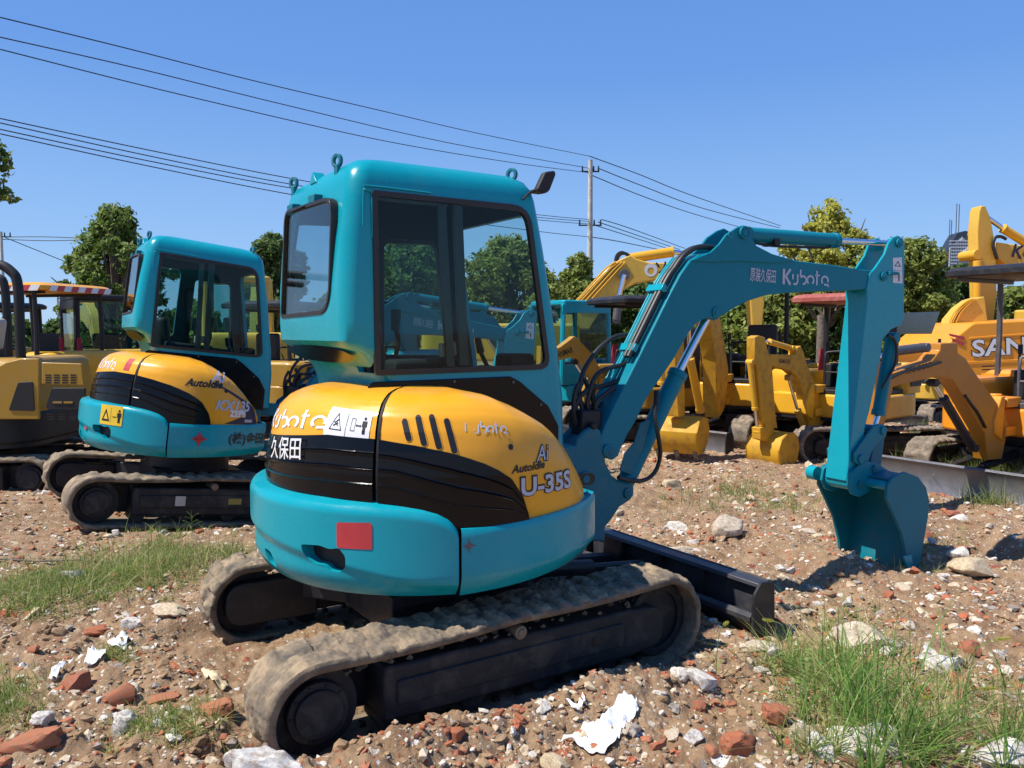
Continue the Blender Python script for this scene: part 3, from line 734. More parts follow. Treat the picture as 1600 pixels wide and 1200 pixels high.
def make_track(root, y0, y1, outer, hero=True, mud='mud', seed=0):
    """outer: -1 when the outside faces -y"""
    xr, xf, rr, rf, zc = -.857, .857, .172, .188, .215
    me = belt_mesh('track_belt', y0, y1, xr, xf, rr, rf, zc, [M[mud], M['mud2']], n=900 if hero else 240, across=40 if hero else 12, seed=seed, mud=.006 if hero else .002, steel=(mud == 'rust'), lug=.028 if mud == 'rust' else .018)
    t = link(bpy.data.objects.new('rubber_track', me), root)
    if hero:
        lugs_inner(t, y0, y1, xr, xf, rr, rf, zc)
    yo = y0 + .035 if outer < 0 else y1 - .035; yi = y1 - .03 if outer < 0 else y0 + .03
    # side frame
    pts = fillet([(-.60, .115), (.66, .10), (.86, .12), (.86, .31), (.62, .325), (-.60, .335)], [.02, .02, .10, .10, .05, .03], 5)
    f = MB().plate(pts, yo, yi, 'y').build('track_frame', M['darkdirty'], root, .012)
    MB().plate(fillet([(-.55, .175), (.60, .165), (.60, .275), (-.55, .275)], .02), yo - .012 * (1 if outer < 0 else -1), yo, 'y').build('frame_rib', M['darkdirty'], f, .006)
    hx = .43; MB().cyl((hx, yo - .014 * (1 if outer < 0 else -1), .225), (hx, yo - .016 * (1 if outer < 0 else -1), .225), .024).build('grease_hole', M['ink'], f, 0)
    # inner stadium cover over the final drive
    q = fillet([(-.98, .11), (-.50, .10), (-.50, .33), (-.98, .33)], [.11, .02, .02, .11], 8)
    a, b = (yi - .02, yi + .045) if outer > 0 else (yi - .03, yi + .01)
    if outer > 0: a, b = y0 + .006, y0 + .12
    MB().plate(q, a, b, 'y').build('drive_cover', M['dark'], root, .008)
    yc = (y0 + y1) / 2; s = MB()
    o = -1 if outer < 0 else 1; ye = y0 if outer < 0 else y1
    s.cyl((xr, ye - o * .09, zc), (xr, ye - o * .20, zc), rr * .98, n=36).cyl((xr, ye - o * .05, zc), (xr, ye - o * .1, zc), .118, n=32).cyl((xr, ye - o * .035, zc), (xr, ye - o * .06, zc), .092, n=32)
    for i in range(10): a = 2 * math.pi * i / 10; s.cyl((xr + .105 * math.cos(a), ye - o * .044, zc + .105 * math.sin(a)), (xr + .105 * math.cos(a), ye - o * .06, zc + .105 * math.sin(a)), .008, n=6)
    s.build('drive_sprocket', M['darkdirty'], root, .004)
    MB().cyl((xf, yc - .05, zc + .012), (xf, yc + .05, zc + .012), rf * .97, n=36).ring((xf, yc + o * .06, zc + .012), (0, 1, 0), rf * .95, rf * .75, .012, 36).build('idler_wheel', M['darkdirty'], root, .004)
    for i in range(4):
        x = -.55 + i * .36; MB().cyl((x, y0 + .06, .10), (x, y1 - .06, .10), .055, n=20).build('bottom_roller', M['darkdirty'], root, .004)
    MB().cyl((.03, ye - o * .03, .345), (.03, ye - o * .2, .345), .030, n=20).cyl((.03, ye - o * .022, .345), (.03, ye - o * .035, .345), .018).build('carrier_roller', M['mud2'], root, .004)
    if hero:
        # loose soil lying on the frame
        rs = np.random.RandomState(seed + 5); m = MB()
        for _ in range(110):
            x = rs.uniform(-.75, .75); y = rs.uniform(y0 + .05, y1 - .05); r = rs.uniform(.006, .02)
            m.add([Vector((x, y, .338)) + Vector(d) * r for d in ((1, 0, 0), (0, 1, 0), (-1, 0, 0), (0, -1, 0), (.2, .1, .8), (0, 0, -.5))], [(0, 1, 4), (1, 2, 4), (2, 3, 4), (3, 0, 4), (1, 0, 5), (2, 1, 5), (3, 2, 5), (0, 3, 5)])
        m.build('caked_soil', M['mud'], f, smooth=0)['kind'] = 'stuff'
def make_under(root, hero=True, blade=True, mud='mud'):
    make_track(root, -.85, -.55, -1, hero, mud, 1); make_track(root, .535, .815, 1, hero, mud, 2)
    if hero:
        for o in list(C.objects):
            if o.parent == root and o.name.split('.')[0] in ('rubber_track', 'track_frame', 'drive_cover', 'drive_sprocket', 'idler_wheel', 'bottom_roller', 'carrier_roller') and min(v.co.y for v in o.data.vertices) > .3: o.location.x = .095
    MB().box(-.34, .42, -.30, .30, .22, .42).plate([(-.5, -.56), (-.25, -.56), (.1, -.2), (-.2, -.2)], .20, .36, 'z').plate([(-.5, .56), (-.25, .56), (.1, .2), (-.2, .2)], .20, .36, 'z').plate([(.2, -.56), (.5, -.56), (.3, -.2), (.0, -.2)], .20, .36, 'z').plate([(.2, .56), (.5, .56), (.3, .2), (.0, .2)], .20, .36, 'z').cyl((0, 0, .40), (0, 0, .58), .36, n=36).build('centre_frame', M['dark'], root, .01)
    if not blade: return
    m = MB()
    for y in (-.33, .33): m.plate([(.35, .16), (.40, .30), (.9, .26), (1.47, .20), (1.47, .08), (.9, .16)], y - .04, y + .04, 'y')
    m.cyl((.30, -.40, .24), (.30, .40, .24), .03)
    b = m.build('blade_arm', M['dark'], root, .008)
    MB().cyl((.42, 0, .34), (1.05, 0, .26), .045).cyl((1.0, 0, .265), (1.46, 0, .22), .022).build('blade_cylinder', M['dark'], root, .004)
    p = MB().plate([(1.600, .0), (1.575, .06), (1.555, .14), (1.558, .22), (1.585, .29), (1.600, .305), (1.575, .325), (1.545, .30), (1.530, .22), (1.530, .13), (1.553, .05), (1.582, .0)], -.85, .85, 'y')
    p.plate([(1.532, .135), (1.475, .155), (1.455, .135), (1.455, .11), (1.545, .02), (1.565, .02)], -.83, .83, 'y')
    p.plate([(1.49, .292), (1.56, .298), (1.585, .318), (1.50, .312)], -.85, .85, 'y')
    bl = p.build('dozer_blade', M['blade_dark'], root, .003)
    e = [(1.440, .0), (1.605, .0), (1.612, .03), (1.60, .31), (1.50, .325), (1.445, .26)]
    for y in (-.855, .85): MB().plate(fillet(e, .02), y - .012, y + .006, 'y').build('end_plate', M['dark'], bl, .003)
    for y in (-.45, -.1, .25, .6): MB().plate([(1.47, .12), (1.55, .12), (1.55, .30), (1.50, .30)], y - .008, y + .008, 'y').build('gusset', M['dark'], bl)
def jitter(m, amt): return m
def bucket(root, T, pts, w, mats, teeth=4, lip=None):
    """open box bucket. pts: outline (x,z) of the side plate, order: ear -> over the back -> tip -> front edge"""
    b = MB(T).plate(pts['side'], -w - .011, -w + .011, 'y').build('bucket', mats[0], root, .004)
    MB(T).plate(pts['side'], w - .011, w + .011, 'y').build('side_plate', mats[0], b, .004)
    sh = MB(T); n = len(pts['shell']); rows = []
    for t in (0, .018):
        pass
    S = [Vector(p) for p in pts['shell']]; cen = Vector(pts['centre']); inn = [tuple(p + (cen - p).normalized() * .016) for p in S]
    sh.plate([tuple(p) for p in S] + inn[::-1], -w - .004, w + .004, 'y')
    sh.build('bucket_shell', mats[0], b, .002, smooth=50)
    tip, dirn = Vector(pts['shell'][-1]), (Vector(pts['shell'][-1]) - Vector(pts['shell'][-3])).normalized()
    for i in range(teeth):
        y = -w + .045 + (2 * w - .09) * i / max(1, teeth - 1); nrm = Vector((-dirn.y, dirn.x))
        q = [tip - dirn * .05 + nrm * .018, tip - dirn * .05 - nrm * .018, tip + dirn * .085 - nrm * .004, tip + dirn * .085 + nrm * .004]
        MB(T).plate([tuple(p) for p in q], y - .026, y + .026, 'y').build('tooth', mats[1], b, .004)
    return b
def cylinder_part(root, T, name, p0, p1, p2, rb, rr, mat, y=0., eye=True):
    """barrel p0->p1, rod p1->p2, in the (x,z) plane"""
    V = lambda p, yy=y: (p[0], yy, p[1])
    d = (Vector(p1) - Vector(p0)).normalized()
    m = MB(T).cyl(V(p0), V(p1), rb, n=26).cyl(V(Vector(p1) - d * .035), V(Vector(p1) + d * .006), rb * 1.12, n=26)
    if eye: m.cyl((p0[0], y - .045, p0[1]), (p0[0], y + .045, p0[1]), rb * .95)
    o = m.build(name, mat, root, .004)
    MB(T).cyl(V(p1), V(p2), rr, n=20).build('piston_rod', M['chrome'], o, 0)
    MB(T).cyl((p2[0], y - .04, p2[1]), (p2[0], y + .04, p2[1]), rr * 1.9).build('rod_eye', mat, o, .003)
    return o
def pin(m, x, z, y, r, d=.012, s=-1):
    m.cyl((x, y, z), (x, y + s * d, z), r, n=24); m.cyl((x, y + s * d, z), (x, y + s * (d + .004), z), r * .55, n=20)
def make_front(root, hero=True):
    """boom, arm, bucket, swing bracket: shapes read in the boom's own plane"""
    T = Matrix.Translation((1.0, -.12, 0)) @ Matrix.Rotation(R(-4.), 4, 'Z')
    tr = lambda pts, y=-.08: BF.tr(y, pts)
    # swing bracket
    o1 = tr([(897, 700), (901, 686), (913, 673), (925, 665), (938, 672), (944, 700), (946, 722), (955, 742), (965, 750), (984, 756), (990, 770), (986, 780), (968, 792), (954, 813), (945, 824), (945, 846), (923, 846), (921, 822), (918, 785), (900, 758), (896, 730)])
    br = MB(T)
    br.plate(o1, -.085, -.055, 'y').plate(o1, .055, .085, 'y').plate([(p[0] * .86 - .02, (p[1] - .75) * .9 + .75) for p in o1], -.06, .06, 'y')
    z0 = tr([(935, 840)])[0]
    br.cyl((-.06, 0, .50), (-.06, 0, .60), .055).cyl((-.06, 0, .97), (-.06, 0, 1.03), .07)
    bk = br.build('swing_bracket', M['teal_dark'], root, .010)
    m = MB(T)
    for px, r in (((980, 770), .030), ((913, 748), .042), ((951, 706), .032)):
        x, z = tr([px])[0]; m = MB(T); pin(m, x, z, -.085, r, .014); m.build('pivot_pin', M['teal_dark'], bk, .003)
    x, z = tr([(911, 748)])[0]
    MB(T).plate(capsule((x - .06, z), (x + .035, z), .032), -.0995, -.0985, 'y').build('bracket_slot', M['ink'], bk, smooth=0)
    m = MB(); m.box(.52, .92, -.19, -.05, .56, .66).box(.52, .92, -.19, -.05, .90, 1.02).box(.5, .62, -.24, .0, .55, 1.02).build('swing_mount', M['teal_dark'], root, .012)
    # boom
    beam = tr([(994, 567), (1049, 456), (1064, 428), (1079, 407), (1093, 398), (1112, 394), (1150, 392), (1177, 396), (1205, 399), (1250, 408), (1301, 414), (1348, 421), (1379, 424), (1386, 433), (1379, 448), (1370, 450), (1332, 454), (1280, 455), (1229, 458), (1198, 461), (1167, 471), (1146, 482), (1133, 491), (1118, 496), (1101, 498), (1088, 506), (1077, 519), (1053, 561), (1010, 623), (994, 657), (980, 680), (970, 702), (966, 713), (957, 719), (946, 716), (938, 704), (937, 688), (944, 668), (958, 638)])
    bo = MB(T).plate(beam, -.08, .08, 'y').build('boom', M['teal_shaded'], root, .006)
    lug = tr([(1079, 407), (1094, 400), (1109, 394), (1122, 382), (1133, 367), (1149, 356), (1160, 352), (1168, 357), (1172, 370), (1180, 384), (1205, 397), (1240, 407), (1205, 411), (1150, 408), (1110, 410)])
    l = MB(T)
    for s in (-1, 1): l.plate(lug, s * .082 - .009, s * .082 + .009, 'y')
    l.build('boom_lug', M['teal_shaded'], bo, .004)
    m = MB(T); x, z = tr([(1160, 364)])[0]; pin(m, x, z, -.091, .040, .012)
    m.ring((x, -.102, z), (0, 1, 0), .04, .03, .005); m.build('boom_pin', M['teal_shaded'], bo, .002)
    x, z = tr([(1139, 367)])[0]; MB(T).ring((x, -.092, z), (0, 1, 0), .019, .011, .003).build('lug_eye', M['teal'], bo)
    for px, r, d in (((949, 704), .036, .014), ((1119, 488), .035, .008)):
        x, z = tr([px])[0]; m = MB(T); pin(m, x, z, -.082, r, d); m.build('boom_pin', M['teal_shaded'], bo, .002)
    # hard lines and hoses along the boom back
    bk_ = tr([(951, 640), (994, 562), (1049, 450), (1066, 423), (1080, 404), (1096, 393), (1112, 391)])
    off = []
    for i, (x, z) in enumerate(bk_):
        a = Vector(bk_[max(i - 1, 0)]); b = Vector(bk_[min(i + 1, len(bk_) - 1)]); d = (b - a).normalized(); off.append((x - d.y * .018, z + d.x * .018))
    for y in (.068, .045, .022): MB(T).tube([(x, y, z) for x, z in off[:5]], .009, 8).build('hard_line', M['teal'], bo)
    for y, r, i0 in ((-.005, .014, 1), (-.038, .016, 1)):
        MB(T).tube([(x - (0.006), y, z + .006) for x, z in off[i0:]] + [tuple((x + .12, y * .6, z + .0)) for x, z in off[-1:]], r, 10).build('boom_hose', M['hose'], bo)
    for px in ((1044, 455), (1000, 549)):
        x, z = tr([px])[0]; q = Matrix.Rotation(-math.atan2(bk_[2][1] - bk_[1][1], bk_[2][0] - bk_[1][0]), 3, 'Y')
        MB(T).box(x - .035, x + .010, -.06, .085, z + .004, z + .034, q).cyl((x - .01, -.03, z + .03), (x - .01, -.03, z + .05), .009, n=6).cyl((x - .01, .03, z + .03), (x - .01, .03, z + .05), .009, n=6).build('hose_clamp', M['teal'], bo, .003)
    # lift cylinder
    a, b, c = BF.tr(0, [(972, 764), (1060, 582), (1109, 488)])
    lc = cylinder_part(root, T, 'lift_cylinder', a, b, c, .052, .026, M['teal_shaded'])
    g = BF.tr(-.055, [(974, 745), (990, 716), (1004, 688), (1012, 664)])
    MB(T).plate(BF.tr(-.05, [(967, 735), (975, 708), (990, 690), (1000, 660), (1016, 655), (1004, 700), (985, 742)]), -.058, -.05, 'y').build('hose_guard', M['teal_dark'], lc, .004)
    MB(T).tube([(x, -.10 - .02 * math.sin(i), z) for i, (x, z) in enumerate(BF.tr(-.1, [(1023, 634), (1021, 655), (1026, 685), (1031, 712), (1026, 738), (1010, 751), (985, 751), (964, 745)]))], .0125, 10).cyl((*[BF.tr(-.09, [(1023, 640)])[0][0]], -.1, BF.tr(-.09, [(1023, 640)])[0][1]), (BF.tr(-.07, [(1028, 612)])[0][0], -.06, BF.tr(-.07, [(1028, 612)])[0][1]), .016).build('lift_hose', M['hose'], lc)
    # arm
    arm = tr([(1354, 470), (1353, 452), (1357, 428), (1366, 419), (1381, 397), (1387, 380), (1394, 371), (1402, 368), (1410, 373), (1412, 384), (1411, 495), (1407, 508), (1392, 514), (1377, 531), (1374, 560), (1357, 642), (1350, 668), (1346, 700), (1338, 735), (1333, 752), (1321, 752), (1322, 742), (1336, 623)])
    core = tr([(1354, 470), (1353, 452), (1359, 432), (1380, 432), (1406, 440), (1408, 495), (1404, 506), (1390, 513), (1375, 531), (1372, 560), (1355, 642), (1348, 668), (1344, 700), (1336, 735), (1331, 752), (1321, 752), (1322, 742), (1336, 623)])
    ar = MB(T).plate(arm, -.088, -.070, 'y').plate(arm, .070, .088, 'y').plate(core, -.078, .078, 'y').build('arm', M['teal'], root, .005)
    m = MB(T)
    for px, r in (((1402, 380), .030), ((1378, 432), .030)):
        x, z = tr([px])[0]; pin(m, x, z, -.088, r, .016)
    x, z = tr([(1390, 428)])[0]; m.box(x - .04, x + .05, -.115, -.088, z - .008, z + .014)
    m.build('arm_pin', M['teal_shaded'], ar, .003)
    # boss at the arm foot
    x1, z1 = BF.tr(0, [(1309, 757)])[0]
    zz = BF.tr(-.08, [(1333, 757)])[0]
    MB(T).cyl((zz[0] - .01, -.11, .615), (zz[0] - .01, .11, .615), .055, n=28).build('arm_foot', M['teal'], ar, .004)
    # crowd cylinder on top
    a, b, c = BF.tr(0, [(1162, 366), (1306, 376), (1397, 381)])
    cc = cylinder_part(root, T, 'crowd_cylinder', a, b, c, .046, .021, M['teal_shaded'])
    MB(T).tube([(x, -.03, z) for x, z in BF.tr(-.03, [(1172, 378), (1205, 384), (1250, 386), (1292, 387), (1297, 384)])], .008, 8).box(BF.tr(0, [(1205, 384)])[0][0] - .02, BF.tr(0, [(1205, 384)])[0][0] + .02, -.055, .055, a[1] - .06, a[1] - .02).build('crowd_line', M['rubber'], cc)
    # bucket cylinder on the front of the arm
    a, b, c = BF.tr(0, [(1393, 528), (1372, 648), (1364, 676)])
    bc = cylinder_part(root, T, 'bucket_cylinder', a, b, c, .042, .020, M['teal_shaded'])
    MB(T).tube([(x, -.06, z) for x, z in BF.tr(-.06, [(1387, 524), (1397, 530), (1401, 548), (1397, 572), (1386, 592), (1378, 606)])], .010, 8).build('bucket_hose', M['hose'], bc)
    # linkage
    lk = BF.tr(-.10, [(1378, 663), (1384, 672), (1382, 682), (1370, 690), (1360, 705), (1354, 722), (1344, 729), (1333, 722), (1332, 708), (1342, 694), (1352, 680), (1362, 668), (1370, 662)])
    k = MB(T).plate(lk, -.112, -.096, 'y').plate(lk, .096, .112, 'y')
    for px, r in (((1377, 672), .030), ((1343, 717), .034)):
        x, z = BF.tr(-.1, [px])[0]; k.cyl((x, -.125, z), (x, .125, z), r, n=24)
    k.build('bucket_link', M['teal_shaded'], root, .004)
    hl = BF.tr(-.05, [(1370, 668), (1384, 672), (1376, 735), (1358, 735)]); MB(T).plate(hl, -.05, .05, 'y').build('push_link', M['teal_dark'], root, .006)
    # bucket
    w = .275
    side = BF.tr(-w, [(1385, 757), (1392, 746), (1412, 737), (1433, 745), (1445, 761), (1450, 782), (1448, 808), (1441, 848), (1434, 886), (1428, 903), (1417, 901), (1416, 876), (1407, 833), (1394, 802), (1383, 778)])
    shell = BF.tr(-w, [(1390, 749), (1412, 740), (1430, 746), (1443, 762), (1448, 783), (1446, 808), (1439, 848), (1432, 886), (1427, 906)])
    cen = (side[12][0] + .05, side[12][1])
    bu = bucket(root, T, dict(side=side, shell=shell, centre=cen), w, (M['teal_bucket'], M['teal_dark']), 4)
    ear = BF.tr(-.1, [(1322, 758), (1325, 740), (1338, 727), (1352, 720), (1368, 724), (1388, 736), (1396, 748), (1386, 764), (1372, 764), (1355, 768), (1340, 776), (1328, 772)])
    MB(T).plate(ear, -.118, -.098, 'y').plate(ear, .098, .118, 'y').build('bucket_ear', M['teal_shaded'], bu, .004)
    m = MB(T)
    for px in ((1366, 732), (1343, 757)):
        x, z = BF.tr(-.118, [px])[0]; pin(m, x, z, -.118, .026, .014); m.cyl((x, -.12, z), (x, .12, z), .022)
    m.build('bucket_pin', M['teal_dark'], bu, .002)
    x, z = BF.tr(-.2, [(1375, 757)])[0]; x2, z2 = BF.tr(.2, [(1290, 745)])[0]
    MB(T).cyl((x, -w, z), (x, w, z), .032, n=24).cyl((x - .07, w - .02, z + .01), (x - .07, w + .05, z + .01), .05, n=24).build('cross_tube', M['teal'], bu, .003)
    MB(T).plate([(p[0], p[1]) for p in BF.tr(-w, [(1407, 868), (1420, 866), (1424, 893), (1416, 893)])], -w - .022, -w - .008, 'y').build('side_cutter', M['teal'], bu, .003)
    # writing on the boom
    x0, z0 = tr([(1222, 444)])[0]; x1, z1 = tr([(1294, 447)])[0]; d = Vector((x1 - x0, z1 - z0)); ang = math.atan2(d.y, d.x); ln = d.length
    def onb(x0, z0, ang, y=-.0835):
        def f(u, v): return T @ Vector((x0 + u * math.cos(ang) - v * math.sin(ang), y, z0 + u * math.sin(ang) + v * math.cos(ang)))
        return f
    a = kub(1.); sc = ln / 3.84; hh = (tr([(1224, 420)])[0][1] - z0) / sc
    decal('lettering', ([(x * sc, y * hh * sc * 1.0) for x, y in a[0]], a[1]), onb(x0, z0, ang), M['silver'], bo)
    x0, z0 = tr([(1171, 437)])[0]; x1, z1 = tr([(1211, 441)])[0]; d = Vector((x1 - x0, z1 - z0)); ang = math.atan2(d.y, d.x)
    t = text2d('原装久保田', 1., .012); wd = max(x for x, y in t[0]); hg = max(y for x, y in t[0]); H = (tr([(1171, 417)])[0][1] - z0)
    decal('lettering', ([(x * d.length / wd, y * H / hg) for x, y in t[0]], t[1]), onb(x0, z0, ang), M['silver'], bo)
    # safety sticker on the arm
    q = tr([(1395, 442), (1395, 403), (1409, 402), (1410, 443)], -.089)
    st = MB(T).plate(q, -.0905, -.089, 'y').build('warning_sticker', M['white'], ar, smooth=0)
    cx, cz = (q[0][0] + q[2][0]) / 2, q[1][1]; h = q[1][1] - q[0][1]; wv = abs(q[2][0] - q[1][0])
    tri = art_poly([(-.35 * wv, -.33 * h), (.35 * wv, -.33 * h), (0, -.10 * h)], [[(-.22 * wv, -.30 * h), (.22 * wv, -.30 * h), (0, -.155 * h)]])
    per = art_join(art_poly(circle(.18 * wv, -.62 * h, .06 * wv)), art_poly([(.10 * wv, -.66 * h), (.26 * wv, -.66 * h), (.24 * wv, -.93 * h), (.12 * wv, -.93 * h)]), stroke([(-.3 * wv, -.76 * h), (.05 * wv, -.76 * h)], .03 * wv), stroke([(-.45 * wv, -.5 * h), (.45 * wv, -.5 * h)], .02 * wv))
    decal('pictogram', art_join(tri, per), lambda u, v: T @ Vector((cx + u, -.092, cz + v)), M['ink'], st)
    # loose hose bundle at the boom foot
    Y = lambda p, y: (BF.tr(y, [p])[0][0], y, BF.tr(y, [p])[0][1])
    paths = [([(1000, 533), (985, 524), (962, 526), (940, 541), (922, 562), (910, 585), (905, 612), (910, 640)], .12, .02),
             ([(1001, 549), (992, 560), (972, 570), (948, 576), (932, 586), (924, 604), (918, 630), (922, 650)], .02, .0),
             ([(985, 575), (970, 592), (945, 602), (925, 606), (908, 618), (899, 640), (904, 660), (916, 672)], .0, .03),
             ([(960, 605), (945, 616), (932, 628), (930, 648), (926, 668)], -.03, -.02),
             ([(955, 620), (938, 632), (915, 636), (900, 628), (897, 648), (904, 668)], .05, .05),
             ([(912, 590), (920, 612), (917, 640), (925, 665)], .07, .03), ([(903, 600), (897, 622), (898, 650), (910, 678), (925, 690)], .02, .0),
             ([(930, 600), (926, 620), (931, 645), (936, 662)], .04, .04)]
    for p, ya, yb in paths:
        MB(T).tube([Y(q, ya + (yb - ya) * i / (len(p) - 1)) for i, q in enumerate(p)], .0135, 10).build('loose_hose', M['hose'], root)
    x, z = tr([(918, 668)], 0)[0]; MB(T).box(x - .07, x + .06, -.05, .09, z - .06, z + .10).cyl((x - .02, -.06, z + .02), (x - .02, -.10, z + .02), .02).build('hose_manifold', M['rubber'], root, .01)
def person_icon(h):
    return art_join(art_poly(circle(0, .88 * h, .09 * h, 12)), art_poly([(-.16 * h, .74 * h), (.16 * h, .74 * h), (.17 * h, .40 * h), (.12 * h, .40 * h), (.10 * h, .66 * h), (.09 * h, 0), (.01 * h, 0), (0, .38 * h), (-.01 * h, 0), (-.09 * h, 0), (-.10 * h, .66 * h), (-.12 * h, .40 * h), (-.17 * h, .40 * h)]))
def make_excavator(root, hero):
    make_under(root, hero); make_weight(root, hero); hood = make_hood(root, hero); make_cab(root, hero); make_front(root, hero)
make_root = lambda f, lab, grp=None: empty('mini_excavator', f.matrix(), lab, 'excavator', grp)
hero = make_root(MF, 'teal mini excavator with amber hood in front, its bucket dug into the rubble', 'kept teal excavators')
def find(root, name): return [o for o in C.objects if o.parent == root and o.name.split('.')[0] == name][0]
make_excavator(hero, True)
def hero_decals(root):
    hood = find(root, 'engine_hood'); rh = find(root, 'rear_hood'); rg = find(root, 'rear_grille'); cw = find(root, 'counterweight'); sk = find(root, 'side_skirt'); sg = find(root, 'side_grille')
    def wrap(px0, px1, r, ext, surf=hood_pt):
        """baseline from pixel px0 to px1 on the body"""
        a = MF.cyl(*px0, r); b = MF.cyl(*px1, r); K = math.degrees(1 / r); ln = math.hypot((a[0] - b[0]) / K, b[1] - a[1]); ang = math.atan2(b[1] - a[1], (a[0] - b[0]) / K)
        def f(u, v):
            s = u * math.cos(ang) - v * math.sin(ang); t = u * math.sin(ang) + v * math.cos(ang); return surf(a[0] - s * K, a[1] + t, ext)
        return f, ln
    def fit(art, w, h=None):
        x0 = min(x for x, y in art[0]); x1 = max(x for x, y in art[0]); y0 = min(y for x, y in art[0]); y1 = max(y for x, y in art[0]); k = w / (x1 - x0); ky = k if h is None else h / (y1 - y0)
        return [((x - x0) * k, (y - y0) * ky) for x, y in art[0]], art[1]
    def hgt(px0, px1, r): return MF.cyl(*px1, r)[1] - MF.cyl(*px0, r)[1]
    # model number and idle mark
    f, l = wrap((812, 778), (891, 762), .835, .0028); h = hgt((812, 782), (812, 752), .835)
    f2, _ = wrap((812, 778), (891, 762), .835, .0045)
    d = decal('lettering', fit(text2d('U-35S', 1, .075), l, h * 1.12), f, M['ink'], hood); t = fit(text2d('U-35S', 1, .028), l * .96, h * .98); decal('lettering', art_move(t, l * .02, h * .05), f2, M['silver'], hood)
    f, l = wrap((799, 741), (852, 731), .835, .003); decal('lettering', fit(text2d('AutoIdle', 1, .03, .35), l, hgt((799, 741), (799, 728), .835)), f, M['ink'], hood)
    f, l = wrap((836, 723), (860, 719), .83, .003); decal('lettering', fit(text2d('Ai', 1, .05, .35), l, hgt((836, 724), (836, 697), .83)), f, M['ink'], hood)
    f2, _ = wrap((837, 722), (860, 718), .83, .0045); decal('lettering', art_move(fit(text2d('Ai', 1, .0, .35), l * .88, hgt((836, 722), (836, 699), .83)), .003, .003), f2, M['silver'], hood)
    f, l = wrap((729, 679), (797, 680), .825, .003); decal('lettering', fit(kub(1, 1), l, hgt((729, 681), (729, 661), .825)), f, M['silver'], hood)
    # rear maker lettering
    f, l = wrap((412, 668), (496, 674), .775, .003); decal('lettering', fit(kub(1.), l * 1.06, hgt((470, 674), (470, 640), .775)), f, M['white'], rh)
    f, l = wrap((424, 716), (467, 719), .80, .022); decal('lettering', fit(text2d('久保田', 1, .008), l * 1.12, hgt((455, 719), (455, 684), .79)), lambda u, v: f(u - l * .12, v), M['white'], rg)
    # warning sticker
    f, l = wrap((497, 680), (574, 689), .785, .003); h = hgt((497, 681), (497, 638), .785) * .98; sh = -.0
    rowsn = 14; V = []; F = []
    for i in range(rowsn + 1): u = l * i / rowsn; V += [(u, 0), (u, h)]
    for i in range(rowsn): F.append((2 * i, 2 * i + 2, 2 * i + 3, 2 * i + 1))
    st = decal('warning_sticker', (V, F), f, M['white'], rh); f3, _ = wrap((497, 680), (574, 689), .785, .0048)
    tri = [(l * .11, h * .24), (l * .41, h * .24), (l * .26, h * .86)]; c = (l * .26, h * .44)
    ti = [(c[0] + (x - c[0]) * .86, c[1] + (y - c[1]) * .86) for x, y in tri]
    box = [(l * .60, h * .28), (l * .69, h * .28), (l * .69, h * .72), (l * .60, h * .72)]; bi = [(l * .608, h * .30), (l * .682, h * .30), (l * .682, h * .70), (l * .608, h * .70)]
    art = art_join(art_poly(tri, [ti]), stroke([(l * .2, h * .38), (l * .3, h * .50), (l * .24, h * .52), (l * .31, h * .62)], .006), stroke([(l * .21, h * .52), (l * .31, h * .40)], .005), art_poly(box, [bi]), stroke([(l * .72, h * .48), (l * .80, h * .48)], .005), art_poly([(l * .70, h * .48), (l * .73, h * .54), (l * .73, h * .42)]), art_poly([(l * .82, h * .48), (l * .79, h * .54), (l * .79, h * .42)]), art_move(person_icon(h * .62), l * .88, h * .2), stroke([(l * .5, .0), (l * .5, h)], .002))
    decal('pictogram', art, f3, M['ink'], st)
    # red reflector and red emblem
    a = MF.cyl(526, 856, .865); b = MF.cyl(581, 817, .865); K = .0151; q = fillet([(a[0] * K, a[1]), (a[0] * K, MF.cyl(526, 816, .865)[1]), (b[0] * K, b[1]), (b[0] * K, MF.cyl(581, 859, .865)[1])], .012)
    decal('red_reflector', art_poly(q), lambda u, v: (.8645 * math.cos(R(u / K)), -.8645 * math.sin(R(u / K)), v), M['red'], cw)
    a = MF.cyl(733, 853, .862); s = .026; L = []
    for k in range(4):
        t = R(90 * k); L.append(stroke([(math.cos(t) * s * .25, math.sin(t) * s * .25), (math.cos(t) * s, math.sin(t) * s)], .0045)); t += R(45); L.append(stroke([(math.cos(t) * s * .15, math.sin(t) * s * .15), (math.cos(t) * s * .6, math.sin(t) * s * .6)], .004))
    pr = lambda u, v: (.8632 * math.cos(R(a[0] - u / .0151)), -.8632 * math.sin(R(a[0] - u / .0151)), a[1] + v)
    decal('red_emblem', art_join(*L), pr, M['reddk'], sk)
    # mirror / work lamp at the front of the roof
    e = MF.tr(-.22, [(812, 313), (822, 303), (833, 298), (838, 292)]); e2 = MF.tr(-.2, [(800, 283), (818, 290), (829, 301)])
    a = MB().tube([(x, -.25, z) for x, z in e], .006, 8).tube([(x, -.2, z) for x, z in e2], .005, 8).box(e[2][0] - .01, e[2][0] + .05, -.27, -.2, e[2][1] - .012, e[2][1] + .004).build('mirror_bracket', M['rubber'], root, .002)
    pm = MF.tr(-.24, [(833, 298), (846, 270), (861, 268), (863, 274), (853, 300), (846, 304)])
    MB().plate(fillet(pm, .012), -.275, -.235, 'y').build('mirror', M['rubber'], a, .008)
hero_decals(hero)
